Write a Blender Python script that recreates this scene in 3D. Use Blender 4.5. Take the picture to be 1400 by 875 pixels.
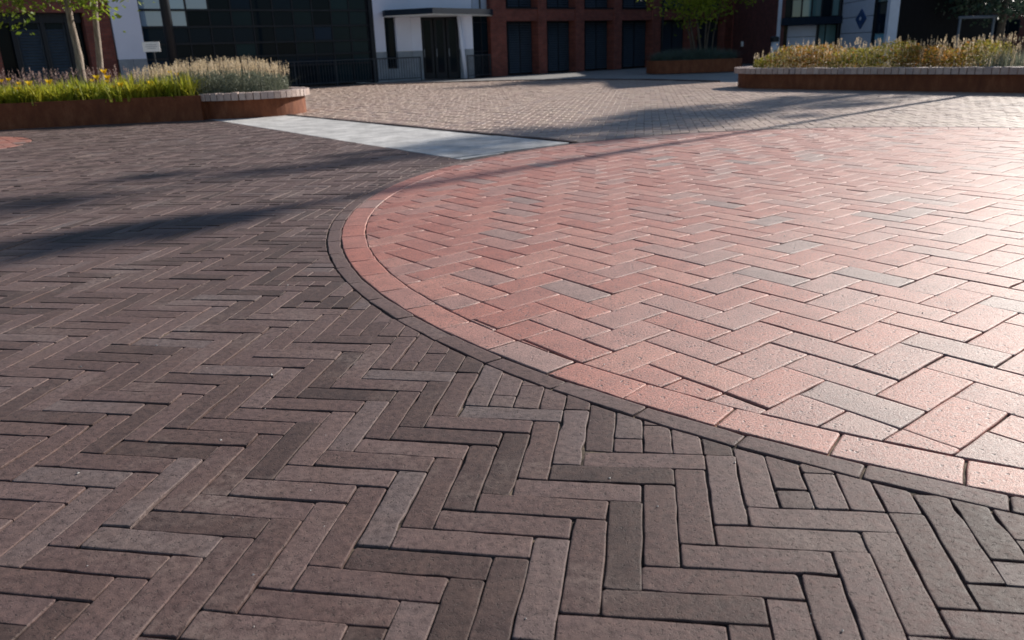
import bpy, bmesh, math, random
import numpy as np
from mathutils import Vector, Matrix

random.seed(7)
rng = np.random.default_rng(11)
for o in list(bpy.data.objects):
    bpy.data.objects.remove(o)
scene = bpy.context.scene
col = scene.collection

# ------------------------------------------------------------------ camera
CAM_H = 1.0389
FPX = 1083.78                      # focal length in pixels of a 1400 px wide picture
RIGHT = np.array([0.99943448, -0.01086406, -0.03182287])
DOWN = np.array([-0.03362622, -0.32290040, -0.94583540])
FWD = np.array([0.0, 0.94637059, -0.32308311])
cam = bpy.data.cameras.new('camera')
cam.sensor_fit = 'HORIZONTAL'
cam.sensor_width = 36.0
cam.lens = 36.0 * FPX / 1400.0
cam.clip_start = 0.05
cam.clip_end = 1000.0
cam.dof.use_dof = True
cam.dof.focus_distance = 2.7
cam.dof.aperture_fstop = 4.5
cam_ob = bpy.data.objects.new('camera', cam)
col.objects.link(cam_ob)
mw = Matrix.Identity(4)
for i in range(3):
    mw[i][0] = RIGHT[i]; mw[i][1] = -DOWN[i]; mw[i][2] = -FWD[i]
mw[2][3] = CAM_H
cam_ob.matrix_world = mw
scene.camera = cam_ob

# ------------------------------------------------------------------ sky, sun, exposure
SUN_AZ = math.radians(48.5)        # to the right of straight ahead (+Y)
SUN_EL = math.radians(26.0)
world = bpy.data.worlds.new('World')
scene.world = world
world.use_nodes = True
wn = world.node_tree
wn.nodes.clear()
sky = wn.nodes.new('ShaderNodeTexSky')
sky.sky_type = 'NISHITA'
sky.sun_disc = False
sky.sun_elevation = SUN_EL
sky.sun_rotation = SUN_AZ
sky.air_density = 1.0
sky.dust_density = 0.25
sky.ozone_density = 2.0
bg = wn.nodes.new('ShaderNodeBackground')
bg.inputs['Strength'].default_value = 0.068
wo = wn.nodes.new('ShaderNodeOutputWorld')
wn.links.new(sky.outputs[0], bg.inputs['Color'])
wn.links.new(bg.outputs[0], wo.inputs['Surface'])
sun = bpy.data.lights.new('sun', 'SUN')
sun.energy = 5.0
sun.angle = math.radians(0.8)
sun.color = (1.0, 0.935, 0.85)
sun_ob = bpy.data.objects.new('sun', sun)
col.objects.link(sun_ob)
SUN_DIR = Vector((math.sin(SUN_AZ) * math.cos(SUN_EL), math.cos(SUN_AZ) * math.cos(SUN_EL), math.sin(SUN_EL)))
sun_ob.rotation_euler = (-SUN_DIR).to_track_quat('-Z', 'Y').to_euler()
sun_ob.location = (12, 12, 14)
scene.view_settings.view_transform = 'Standard'
scene.view_settings.look = 'None'
scene.view_settings.gamma = 1.0
scene.view_settings.use_curve_mapping = False
scene.view_settings.exposure = 0.56
scene.render.engine = 'CYCLES'

# ------------------------------------------------------------------ survey helpers
def ray(px, py):
    return RIGHT * ((px - 700.0) / FPX) + DOWN * ((py - 437.5) / FPX) + FWD

def G(px, py, h=0.0):
    """point of the ground (height h) that was surveyed at a photo position"""
    d = ray(px, py)
    t = (h - CAM_H) / d[2]
    return np.array([t * d[0], t * d[1], h])

def AT(px, py, Y):
    d = ray(px, py)
    t = Y / d[1]
    return np.array([t * d[0], Y, CAM_H + t * d[2]])

def project(P3):
    q = P3 - np.array([0, 0, CAM_H])
    z = q @ FWD
    return np.stack([700 + FPX * (q @ RIGHT) / z, 437.5 + FPX * (q @ DOWN) / z, z], -1)

# ------------------------------------------------------------------ scene-graph helpers
def link(name, data, parent=None, loc=None):
    o = bpy.data.objects.new(name, data)
    col.objects.link(o)
    if parent is not None:
        o.parent = parent
        if loc is not None:
            pl = Vector(parent.location)
            o.location = Vector(loc) - pl
    elif loc is not None:
        o.location = loc
    return o

def tag(o, label=None, cat=None, group=None, kind=None):
    if label: o['label'] = label
    if cat: o['category'] = cat
    if group: o['group'] = group
    if kind: o['kind'] = kind
    return o

def thing(name, label, cat, loc=(0, 0, 0), group=None):
    o = link(name, None, None, loc)
    o.empty_display_size = 0.2
    return tag(o, label, cat, group)

class MB:
    """collects polygons given in world coordinates; build() makes ONE mesh object"""
    def __init__(s): s.v = []; s.f = []
    def add(s, vs, fs):
        n = len(s.v); s.v += [tuple(map(float, p)) for p in vs]; s.f += [tuple(i + n for i in f) for f in fs]; return s
    def prism(s, poly, z0, z1):
        n = len(poly)
        a = sum(poly[i][0] * poly[(i + 1) % n][1] - poly[(i + 1) % n][0] * poly[i][1] for i in range(n))
        if a < 0: poly = poly[::-1]
        vs = [(p[0], p[1], z0) for p in poly] + [(p[0], p[1], z1) for p in poly]
        fs = [tuple(range(n))[::-1], tuple(range(n, 2 * n))] + [(i, (i + 1) % n, n + (i + 1) % n, n + i) for i in range(n)]
        return s.add(vs, fs)
    def box(s, fr, s0, s1, z0, z1, d0, d1):
        p = [fr.p(a, d) for a, d in ((s0, d0), (s1, d0), (s1, d1), (s0, d1))]
        return s.prism([(q[0], q[1]) for q in p], z0, z1)
    def tube(s, pts, rad, n=8, cap=True):
        pts = [np.array(p, float) for p in pts]
        rings = []
        for i, p in enumerate(pts):
            t = pts[min(i + 1, len(pts) - 1)] - pts[max(i - 1, 0)]
            t = t / (np.linalg.norm(t) + 1e-9)
            a = np.array([1, 0, 0.]) if abs(t[0]) < .8 else np.array([0, 1, 0.])
            u = np.cross(t, a); u /= np.linalg.norm(u); w = np.cross(t, u)
            r = rad[i] if hasattr(rad, '__len__') else rad
            rings.append([p + r * (math.cos(2 * math.pi * k / n) * u + math.sin(2 * math.pi * k / n) * w) for k in range(n)])
        vs = [q for R_ in rings for q in R_]
        fs = [(i * n + k, i * n + (k + 1) % n, (i + 1) * n + (k + 1) % n, (i + 1) * n + k) for i in range(len(pts) - 1) for k in range(n)]
        if cap: fs += [tuple(range(n))[::-1], tuple((len(pts) - 1) * n + k for k in range(n))]
        return s.add(vs, fs)
    def build(s, name, mat, parent=None, origin=None, smooth=False):
        me = bpy.data.meshes.new(name)
        base = Vector(parent.matrix_basis.translation) if parent is not None else Vector((0, 0, 0))
        if parent is not None and parent.parent is not None:
            base = base + Vector(parent.parent.matrix_basis.translation)
        org = Vector(origin) if origin is not None else (base if parent is not None else Vector((0, 0, 0)))
        me.from_pydata([(x - org.x, y - org.y, z - org.z) for x, y, z in s.v], [], s.f)
        if smooth: me.polygons.foreach_set('use_smooth', [True] * len(me.polygons))
        if mat: me.materials.append(mat)
        o = bpy.data.objects.new(name, me); col.objects.link(o)
        if parent is not None:
            o.parent = parent; o.location = org - base
        else:
            o.location = org
        return o

class Frame:
    """a wall plane: origin on the ground, running at azimuth az; d grows towards the viewer"""
    def __init__(s, o, az):
        s.o = np.array(o[:2], float); a = math.radians(az)
        s.t = np.array([math.sin(a), math.cos(a)]); s.n = np.array([s.t[1], -s.t[0]])
    def p(s, a, d=0.0, z=0.0):
        q = s.o + s.t * a + s.n * d
        return np.array([q[0], q[1], z])
    def at(s, px, py, d=0.0):
        r = ray(px, py); o = s.o + s.n * d
        t = (o @ s.n) / (r[:2] @ s.n)
        q = r * t
        return float((q[:2] - o) @ s.t), float(CAM_H + q[2])
    def S(s, px, py=60, d=0.0): return s.at(px, py, d)[0]
    def Z(s, px, py, d=0.0): return s.at(px, py, d)[1]

def raw_mesh(name, V, counts, L, smooth=False, attrs=None):
    """mesh from numpy arrays; attrs: {name: per-face float array}"""
    me = bpy.data.meshes.new(name)
    counts = np.asarray(counts, np.int32)
    me.vertices.add(len(V)); me.vertices.foreach_set('co', np.ascontiguousarray(V, np.float32).ravel())
    me.loops.add(len(L)); me.loops.foreach_set('vertex_index', np.ascontiguousarray(L, np.int32))
    me.polygons.add(len(counts))
    st = np.zeros(len(counts), np.int32); st[1:] = np.cumsum(counts)[:-1]
    me.polygons.foreach_set('loop_start', st)
    me.polygons.foreach_set('use_smooth', np.broadcast_to(np.asarray(smooth, bool), (len(counts),)).copy())
    for k, a in (attrs or {}).items():
        at = me.attributes.new(k, 'FLOAT', 'FACE'); at.data.foreach_set('value', np.ascontiguousarray(a, np.float32))
    me.update(calc_edges=True); me.validate()
    return me

# ------------------------------------------------------------------ materials
class NT:
    def __init__(s, name):
        s.m = bpy.data.materials.new(name); s.m.use_nodes = True
        s.t = s.m.node_tree; s.t.nodes.clear()
        s.out = s.t.nodes.new('ShaderNodeOutputMaterial')
    def n(s, typ, **kw):
        nd = s.t.nodes.new('ShaderNode' + typ)
        for k, v in kw.items():
            if k in nd.inputs: nd.inputs[k].default_value = v
            else: setattr(nd, k, v)
        return nd
    def l(s, a, b): s.t.links.new(a, b)
    def pos(s):
        if not hasattr(s, '_p'): s._p = s.n('NewGeometry').outputs['Position']
        return s._p
    def noise(s, scale, detail=3, rough=.55, vec=None, dist=0.0):
        nd = s.n('TexNoise', Scale=scale, Detail=detail, Roughness=rough, Distortion=dist)
        s.l(vec or s.pos(), nd.inputs['Vector']); return nd.outputs['Fac']
    def attr(s, name):
        nd = s.n('Attribute'); nd.attribute_name = name; return nd.outputs['Fac']
    def ramp(s, fac, stops, interp='LINEAR'):
        nd = s.n('ValToRGB'); cr = nd.color_ramp; cr.interpolation = interp
        while len(cr.elements) < len(stops): cr.elements.new(.5)
        for e, (p, c) in zip(cr.elements, stops):
            e.position = p; e.color = tuple(c) + (1,) if len(c) == 3 else c
        s.l(fac, nd.inputs['Fac']); return nd.outputs['Color']
    def mapr(s, v, a, b, c, d):
        nd = s.n('MapRange'); nd.inputs[1].default_value = a; nd.inputs[2].default_value = b
        nd.inputs[3].default_value = c; nd.inputs[4].default_value = d
        s.l(v, nd.inputs[0]); return nd.outputs[0]
    def mix(s, fac, a, b, mode='MIX'):
        nd = s.n('Mix'); nd.data_type = 'RGBA'; nd.blend_type = mode; nd.clamp_factor = True
        for k, v in ((0, fac), (6, a), (7, b)):
            sock = nd.inputs[k]
            if hasattr(v, 'is_output'): s.l(v, sock)
            elif isinstance(v, (int, float)): sock.default_value = v if k == 0 else (v, v, v, 1)
            else: sock.default_value = tuple(v) + (1,)
        return nd.outputs[2]
    def math(s, op, a, b=0.0):
        nd = s.n('Math'); nd.operation = op
        for sock, v in zip(nd.inputs, (a, b)):
            if hasattr(v, 'is_output'): s.l(v, sock)
            else: sock.default_value = v
        return nd.outputs[0]
    def bump(s, h, strength=.3, dist=.002, prev=None):
        nd = s.n('Bump', Strength=strength, Distance=dist); s.l(h, nd.inputs['Height'])
        if prev is not None: s.l(prev, nd.inputs['Normal'])
        return nd.outputs['Normal']
    def principled(s, colr, rough=.6, normal=None, metallic=0.0, spec=.5, **kw):
        b = s.n('BsdfPrincipled')
        for sock, v in ((b.inputs['Base Color'], colr), (b.inputs['Roughness'], rough), (b.inputs['Metallic'], metallic), (b.inputs['Specular IOR Level'], spec)):
            if hasattr(v, 'is_output'): s.l(v, sock)
            elif isinstance(v, (tuple, list)): sock.default_value = tuple(v) + (1,)
            else: sock.default_value = v
        if normal is not None: s.l(normal, b.inputs['Normal'])
        for k, v in kw.items(): b.inputs[k].default_value = v
        s.l(b.outputs[0], s.out.inputs['Surface']); return b

def mat_dark_brick():
    t = NT('dark_clay_brick')
    c = t.ramp(t.attr('rnd'), [(0, (.050, .0315, .0285)), (.25, (.078, .0480, .0445)), (.5, (.104, .0640, .0590)), (.72, (.115, .0740, .0700)), (.9, (.142, .0940, .0870)), (1, (.130, .1020, .1000))])
    big = t.noise(7, 3); mid = t.noise(45, 4, .6); fine = t.noise(420, 2, .6)
    c = t.mix(t.mapr(big, .3, .7, 0, .45), c, (.122, .076, .062), 'MIX')
    c = t.mix(1.0, c, t.ramp(mid, [(.22, (.50, .47, .46)), (.5, (1, 1, 1)), (.78, (1.38, 1.34, 1.30))]), 'MULTIPLY')
    c = t.mix(.8, c, t.ramp(fine, [(.3, (.6, .6, .6)), (.55, (1, 1, 1)), (.75, (1.35, 1.35, 1.35))]), 'MULTIPLY')
    dust = t.math('MULTIPLY', t.mapr(t.noise(2.1, 5, .65), .52, .72, 0, 1), t.mapr(mid, .35, .65, 0, .5))
    c = t.mix(dust, c, (.24, .20, .175))
    sp = t.n('TexVoronoi', Scale=150.0); t.l(t.pos(), sp.inputs['Vector'])
    grit = t.math('MULTIPLY', t.mapr(sp.outputs['Distance'], .05, .16, 1, 0), t.mapr(t.noise(60, 2), .57, .62, 0, .8))
    c = t.mix(grit, c, (.34, .30, .27))
    pit = t.mapr(t.noise(95, 3, .7), .34, .42, 1, 0)
    c = t.mix(t.math('MULTIPLY', pit, .6), c, (.03, .021, .018))
    h = t.math('ADD', t.math('MULTIPLY', fine, .45), t.math('MULTIPLY', mid, 1.0))
    h = t.math('SUBTRACT', h, t.math('MULTIPLY', pit, .5))
    nrm = t.bump(h, .75, .0026)
    t.principled(c, t.mapr(mid, .2, .8, .54, .76), nrm, spec=.22, **{'Sheen Weight': .04, 'Sheen Roughness': .45, 'Sheen Tint': (1, .90, .88, 1)})
    return t.m

def mat_red_brick(name='red_clay_brick', stops=None, speck=1.0, rough=(.50, .70)):
    t = NT(name)
    stops = stops or [(0, (.34, .105, .070)), (.2, (.41, .145, .100)), (.4, (.35, .125, .090)), (.62, (.43, .180, .130)), (.80, (.35, .158, .124)), (.93, (.33, .165, .132)), (.97, (.30, .172, .142)), (1, (.265, .165, .140))]
    c = t.ramp(t.attr('rnd'), stops)
    big = t.noise(9, 3); mid = t.noise(60, 4, .6); fine = t.noise(380, 2, .6)
    c = t.mix(1.0, c, t.ramp(big, [(.3, (.80, .78, .78)), (.55, (1, 1, 1)), (.75, (1.14, 1.13, 1.13))]), 'MULTIPLY')
    c = t.mix(1.0, c, t.ramp(mid, [(.25, (.74, .72, .72)), (.5, (1, 1, 1)), (.75, (1.16, 1.16, 1.16))]), 'MULTIPLY')
    v = t.n('TexVoronoi', Scale=44.0); t.l(t.pos(), v.inputs['Vector'])
    spots = t.math('MULTIPLY', t.mapr(v.outputs['Distance'], .14, .27, 1, 0), t.mapr(t.noise(26, 3), .44, .56, 0, .92 * speck))
    c = t.mix(spots, c, (.07, .045, .042))
    c = t.mix(t.mapr(fine, .56, .72, 0, .45 * speck), c, (.09, .055, .05))
    grain = t.noise(150, 4, .75)
    h = t.math('ADD', t.math('MULTIPLY', fine, .5), t.math('ADD', t.math('MULTIPLY', mid, .35), t.math('MULTIPLY', grain, .9)))
    h = t.math('SUBTRACT', h, t.math('MULTIPLY', spots, .6))
    c = t.mix(.75 * speck, c, t.ramp(grain, [(.41, (.12, .10, .10)), (.465, (.95, .94, .94)), (.62, (1.2, 1.2, 1.2))]), 'MULTIPLY')
    t.principled(c, t.mapr(mid, .2, .8, rough[0], rough[1]), t.bump(h, .8, .0034), spec=1.0)
    return t.m

def mat_sand(name, c0, c1, scale=3.0):
    t = NT(name)
    a = t.noise(scale, 5, .6); b = t.noise(300, 3, .7)
    c = t.mix(t.mapr(a, .42, .66, 0, 1), c0, c1)
    c = t.mix(.7, c, t.ramp(b, [(.3, (.45, .45, .45)), (.7, (1.4, 1.4, 1.4))]), 'MULTIPLY')
    t.principled(c, .95, t.bump(b, .6, .003), spec=.2)
    return t.m

def mat_concrete(name, base, var=.18, rough=.5, scale=1.4):
    t = NT(name)
    a = t.noise(scale, 5, .62); b = t.noise(140, 4, .65); s2 = t.noise(14, 4, .6)
    c = t.mix(t.mapr(a, .3, .7, 0, 1), tuple(x * (1 - var) for x in base), tuple(min(1, x * (1 + var)) for x in base))
    c = t.mix(.8, c, t.ramp(b, [(.3, (.72, .72, .72)), (.7, (1.2, 1.2, 1.2))]), 'MULTIPLY')
    c = t.mix(.5, c, t.ramp(s2, [(.3, (.75, .75, .76)), (.7, (1.15, 1.15, 1.15))]), 'MULTIPLY')
    oi = t.n('ObjectInfo'); c = t.mix(.5, c, t.ramp(oi.outputs['Random'], [(0, (.82, .82, .82)), (1, (1.1, 1.1, 1.1))]), 'MULTIPLY')
    t.principled(c, t.mapr(s2, .3, .7, rough - .1, rough + .12), t.bump(b, .35, .002), spec=.25)
    return t.m

def mat_plain(name, c, rough=.5, spec=.5, metallic=0.0, var=.12, scale=6.0):
    t = NT(name)
    a = t.noise(scale, 4, .6)
    cc = t.mix(t.mapr(a, .3, .7, 0, 1), tuple(x * (1 - var) for x in c), tuple(min(1, x * (1 + var)) for x in c))
    t.principled(cc, rough, t.bump(t.noise(scale * 20, 2), .1, .002), metallic, spec)
    return t.m

def mat_corten():
    t = NT('weathered_steel')
    sep = t.n('Mapping'); sep.inputs['Scale'].default_value = (3.2, 3.2, 1.3); t.l(t.pos(), sep.inputs['Vector'])
    st = t.noise(2.2, 5, .65, sep.outputs[0]); sp = t.noise(60, 4, .7)
    c = t.ramp(st, [(.2, (.095, .026, .010)), (.5, (.165, .049, .018)), (.8, (.26, .098, .044))])
    c = t.mix(.7, c, t.ramp(sp, [(.3, (.6, .58, .58)), (.7, (1.35, 1.3, 1.25))]), 'MULTIPLY')
    t.principled(c, .75, t.bump(sp, .35, .003), spec=.35)
    return t.m

M_DARK = mat_dark_brick()
M_RED = mat_red_brick()
M_BUFF = mat_red_brick('buff_clay_brick', [(0, (.32, .205, .155)), (.3, (.385, .265, .195)), (.55, (.33, .22, .175)), (.8, (.42, .305, .22)), (1, (.26, .18, .155))], .5, (.45, .7))
M_JOINT = mat_sand('joint_sand', (.030, .024, .020), (.22, .17, .125), 9.0)
M_JOINT_RED = mat_sand('joint_sand_red', (.035, .025, .021), (.20, .16, .12), 7.0)
M_JOINT_BUFF = mat_sand('joint_sand_buff', (.08, .06, .045), (.16, .125, .09))
M_CONC = mat_concrete('pale_concrete', (.54, .52, .495), .30, .58, 3.4)
M_PATH = mat_concrete('grey_paving', (.30, .29, .28), .15, .6)
M_CORTEN = mat_corten()

# ------------------------------------------------------------------ brick laying
CX, CY, R_RED = 3.371, 5.518, 4.463
R_IN, R_OUT = 4.315, 4.545
SD = np.array([.585, -.811]); SN = np.array([.811, .585])      # direction / normal of the concrete strip
O_NEAR, O_FAR = 4.38, 5.79
FD2 = np.array([.6227, -.7824]); FN2 = np.array([.7824, .6227]); OF2 = 6.355     # far edge of the strip
UD = .0832; US = .9494; TH_D = math.radians(-9.7437); OD = np.array([-.4721, 1.3722])
UR = .16042; TH_R = math.radians(-51.954); OR_ = np.array([1.10798, 2.22833])
DW = [(0,1,-3,1),(0,0,0,6),(1,1,4,3),(1,2,0,1),(2,2,-4,-1),(2,3,-3,-1),(3,3,-2,-3),(3,4,-1,-9),(4,4,1,-9),(4,5,-2,-9),(4,1,-8,-6),(5,2,-3,-11),(5,1,-4,0),(3,0,-4,-9),(3,-1,-8,-6),(2,-1,-6,-8),(-1,0,4,-1),(1,5,-3,-1),(0,5,-7,-5),(-1,4,-6,-11),(0,4,-6,-2),(-2,3,-5,-13),(-1,3,-7,-4),(6,3,-4,-13),(7,4,-6,-17),(8,5,-4,-10),(9,6,-3,-13),(7,0,-1,-9),(8,0,1,-3),(8,1,1,-9),(9,1,1,-4),(9,2,-1,-10),(10,2,1,-1),(10,3,3,0),(11,3,1,4),(11,4,5,2),(12,4,4,7),(12,5,6,5),(12,1,7,3),(11,0,1,-3),(10,6,2,-3),(13,2,2,3),(14,3,7,7),(15,4,10,9),(16,5,9,27),(16,4,7,17),(15,3,9,9),(14,2,4,2),(13,1,2,5),(15,0,5,8),(16,0,8,12),(16,1,10,16),(17,1,6,18),(17,2,13,15),(0,5,-11,-6),(1,6,-6,-7),(2,7,-4,-16),(3,8,-10,-11),(4,9,-3,-18),(-3,6,-1,2),(-2,6,8,7),(-2,7,1,7),(-1,7,3,4),(-1,8,-1,-2),(0,8,5,0),(0,9,1,-2),(1,9,0,3),(1,10,4,-6),(-3,10,-3,-9),(-2,10,-3,-2),(-4,9,-5,-7),(-2,11,-5,-4),(-1,12,-1,-4),(0,13,2,4),(1,14,6,10),(-6,11,2,1),(-5,11,7,2),(-5,12,7,-1),(-4,12,11,1),(-4,13,8,0),(-3,13,11,2),(-3,14,13,-3),(-5,8,-14,-3),(-6,7,-18,2),(-7,6,-14,0),(-8,5,-8,0),(-9,4,-3,-4),(-10,7,11,1),(-9,7,11,3),(-9,8,6,1),(-8,8,13,8),(-8,9,12,4),(-7,9,4,4),(-11,6,15,4),(-10,6,9,5),(-12,5,12,1),(-11,5,7,10),(-11,10,2,-15),(-10,11,9,-12),(-9,12,3,-9)]
RW = [(0,0,-2,-24),(-2,0,5,-22),(-2,1,-13,-21),(0,1,-7,-12),(1,0,-2,-22),(1,2,-11,-14),(0,2,2,-12),(-1,1,2,-11),(0,3,-15,-8),(-1,3,-1,1),(-3,1,4,-11),(-3,2,-9,-6),(-1,2,-10,-6),(-2,2,1,0),(-1,4,-18,2),(-2,4,6,17),(-2,3,-10,3),(-4,3,-13,22),(-3,3,3,13),(-2,5,-13,14),(-3,5,6,8),(1,3,2,0),(1,4,-15,-4),(0,4,-3,7),(0,5,-14,7),(-1,5,-6,5),(2,0,-10,-34),(2,1,-10,-20),(-4,2,6,-3),(-3,2,-11,-7),(-4,0,4,-8),(-3,0,-4,-12),(-5,1,12,3),(-4,1,-2,2),(-5,3,13,24),(-6,2,13,22),(-5,2,4,13),(-6,4,13,30),(-5,4,-1,21),(-6,1,-10,7),(-6,0,11,-5),(-7,1,17,14),(-7,2,-30,14),(-5,-1,5,-20),(-3,-1,2,-22),(-8,2,11,17),(-7,-1,4,-8),(-6,-1,-8,-7),(-6,-2,-2,-19),(-5,-2,-3,-7),(-5,0,-13,-19),(-8,0,11,34),(-7,0,1,15),(-9,3,16,25),(-10,4,18,54),(-11,5,14,56),(-12,6,16,55),(-13,7,18,57),(-14,8,21,66),(-7,5,19,32),(-8,6,19,41),(-9,7,19,46),(-8,1,2,13),(-9,2,3,37),(-10,3,11,53),(-6,3,4,29),(-7,4,11,54),(-8,5,8,50),(-9,6,11,44),(-10,7,17,58)]
DWA = np.array(DW, float); RWA = np.array(RW, float)

def warp(uv, T, sig):
    d2 = ((uv[:, None, :] - T[None, :, :2]) ** 2).sum(2)
    w = np.exp(-d2 / (2 * sig * sig))
    return (w @ T[:, 2:]) / (w.sum(1)[:, None] + .35) / 1000.0

def grid2world(uv, u0, su, th, org, T=None, sig=2.5):
    g = uv * np.array([su * u0, u0]); c, s = math.cos(th), math.sin(th)
    P = org + np.stack([g[:, 0] * c - g[:, 1] * s, g[:, 0] * s + g[:, 1] * c], -1)
    if T is not None:
        for k in range(0, len(P), 4000): P[k:k + 4000] += warp(uv[k:k + 4000], T, sig)
    return P

def herringbone(n, lo, hi, hs, vs, gap_u, gap_v):
    """(N,4,2) grid corners of single herringbone with n:1 bricks"""
    a = np.arange(lo[0], hi[0]); b = np.arange(lo[1], hi[1]); A, B = np.meshgrid(a, b); A = A.ravel(); B = B.ravel()
    return A, B

def clip_half(poly, n, o):
    """keep n.p >= o"""
    out = []; m = len(poly); s = [float(p[0] * n[0] + p[1] * n[1] - o) for p in poly]
    for i in range(m):
        j = (i + 1) % m
        if s[i] >= 0: out.append(poly[i])
        if (s[i] >= 0) != (s[j] >= 0):
            t = s[i] / (s[i] - s[j]); out.append(poly[i] + t * (poly[j] - poly[i]))
    return out

def area(poly):
    p = np.array(poly); x, y = p[:, 0], p[:, 1]
    return .5 * abs(np.dot(x, np.roll(y, -1)) - np.dot(y, np.roll(x, -1)))

def tidy(poly, eps=.007):
    out = []
    for i, p in enumerate(poly):
        if np.linalg.norm(p - poly[i - 1]) > eps: out.append(p)
    return out

def shrink(poly, g):
    """move every edge of a convex ccw polygon inward by g"""
    p = np.array(poly)
    x, y = p[:, 0], p[:, 1]
    if np.dot(x, np.roll(y, -1)) - np.dot(y, np.roll(x, -1)) < 0: p = p[::-1]
    c = [q for q in p]
    for i in range(len(p)):
        e = p[(i + 1) % len(p)] - p[i]; e /= np.linalg.norm(e) + 1e-9
        nn = np.array([-e[1], e[0]])
        c = clip_half(c, nn, nn @ p[i] + g)
        if len(c) < 3: return None
    c = tidy(c, .004)
    return np.array(c) if len(c) >= 3 else None

def view_filter(C, m=220):
    q = project(np.c_[C, np.zeros(len(C))])
    return (q[:, 2] > .2) & (q[:, 0] > -m) & (q[:, 0] < 1400 + m) & (q[:, 1] < 875 + 330) & (C[:, 1] > .3)

def screen_area(C, size):
    q = project(np.c_[C, np.zeros(len(C))])
    inside = (q[:, 0] > -20) & (q[:, 0] < 1420) & (q[:, 1] < 900)
    return np.where(inside, size / q[:, 2] ** 3, 0)

def inset_ring(P, b):
    """P (N,n,2) -> inset by b along both adjoining edges"""
    e1 = np.roll(P, -1, 1) - P; e0 = np.roll(P, 1, 1) - P
    l1 = np.linalg.norm(e1, axis=2, keepdims=True); l0 = np.linalg.norm(e0, axis=2, keepdims=True)
    return P + np.minimum(b, l1 * .4) * e1 / (l1 + 1e-9) + np.minimum(b, l0 * .4) * e0 / (l0 + 1e-9)

def simple_bricks(name, polys, mat, bevel, zb, zbot, hj, tj, seed, z0=0.0):
    """all polygons as ONE mesh of bevelled blocks"""
    r = np.random.default_rng(seed)
    Vs, Ls, Cs, R1, R2 = [], [], [], [], []; off = 0
    by = {}
    for p in polys: by.setdefault(len(p), []).append(p)
    for n, L in sorted(by.items()):
        P = np.array(L); N = len(P)
        c = P.mean(1, keepdims=True)
        P = P + r.normal(0, .0012, P.shape)
        top = inset_ring(P, bevel)
        h = r.normal(0, hj, (N, 1)) + z0; tl = r.normal(0, tj, (N, 1, 2))
        z = lambda Q: h + ((Q - c) * tl).sum(2)
        V = np.concatenate([np.dstack([P, np.full(P.shape[:2], zbot)[..., None]]), np.dstack([P, (z(P) - zb)[..., None]]), np.dstack([top, z(top)[..., None]])], 1)
        f = [];
        for k in range(n):
            j = (k + 1) % n; f += [[k, j, n + j, n + k], [n + k, n + j, 2 * n + j, 2 * n + k]]
        quad = np.array(f).ravel()
        loops = np.concatenate([quad, np.arange(2 * n, 3 * n)])
        cnt = np.concatenate([np.full(2 * n, 4), [n]])
        base = off + np.arange(N)[:, None] * 3 * n
        Ls.append((loops[None, :] + base).ravel()); Cs.append(np.tile(cnt, N))
        Vs.append(V.reshape(-1, 3)); off += N * 3 * n
        R1.append(np.repeat(r.random(N), 2 * n + 1)); R2.append(np.repeat(r.random(N), 2 * n + 1))
    return raw_mesh(name, np.concatenate(Vs), np.concatenate(Cs), np.concatenate(Ls), False, {'rnd': np.concatenate(R1), 'rnd2': np.concatenate(R2)})

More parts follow.
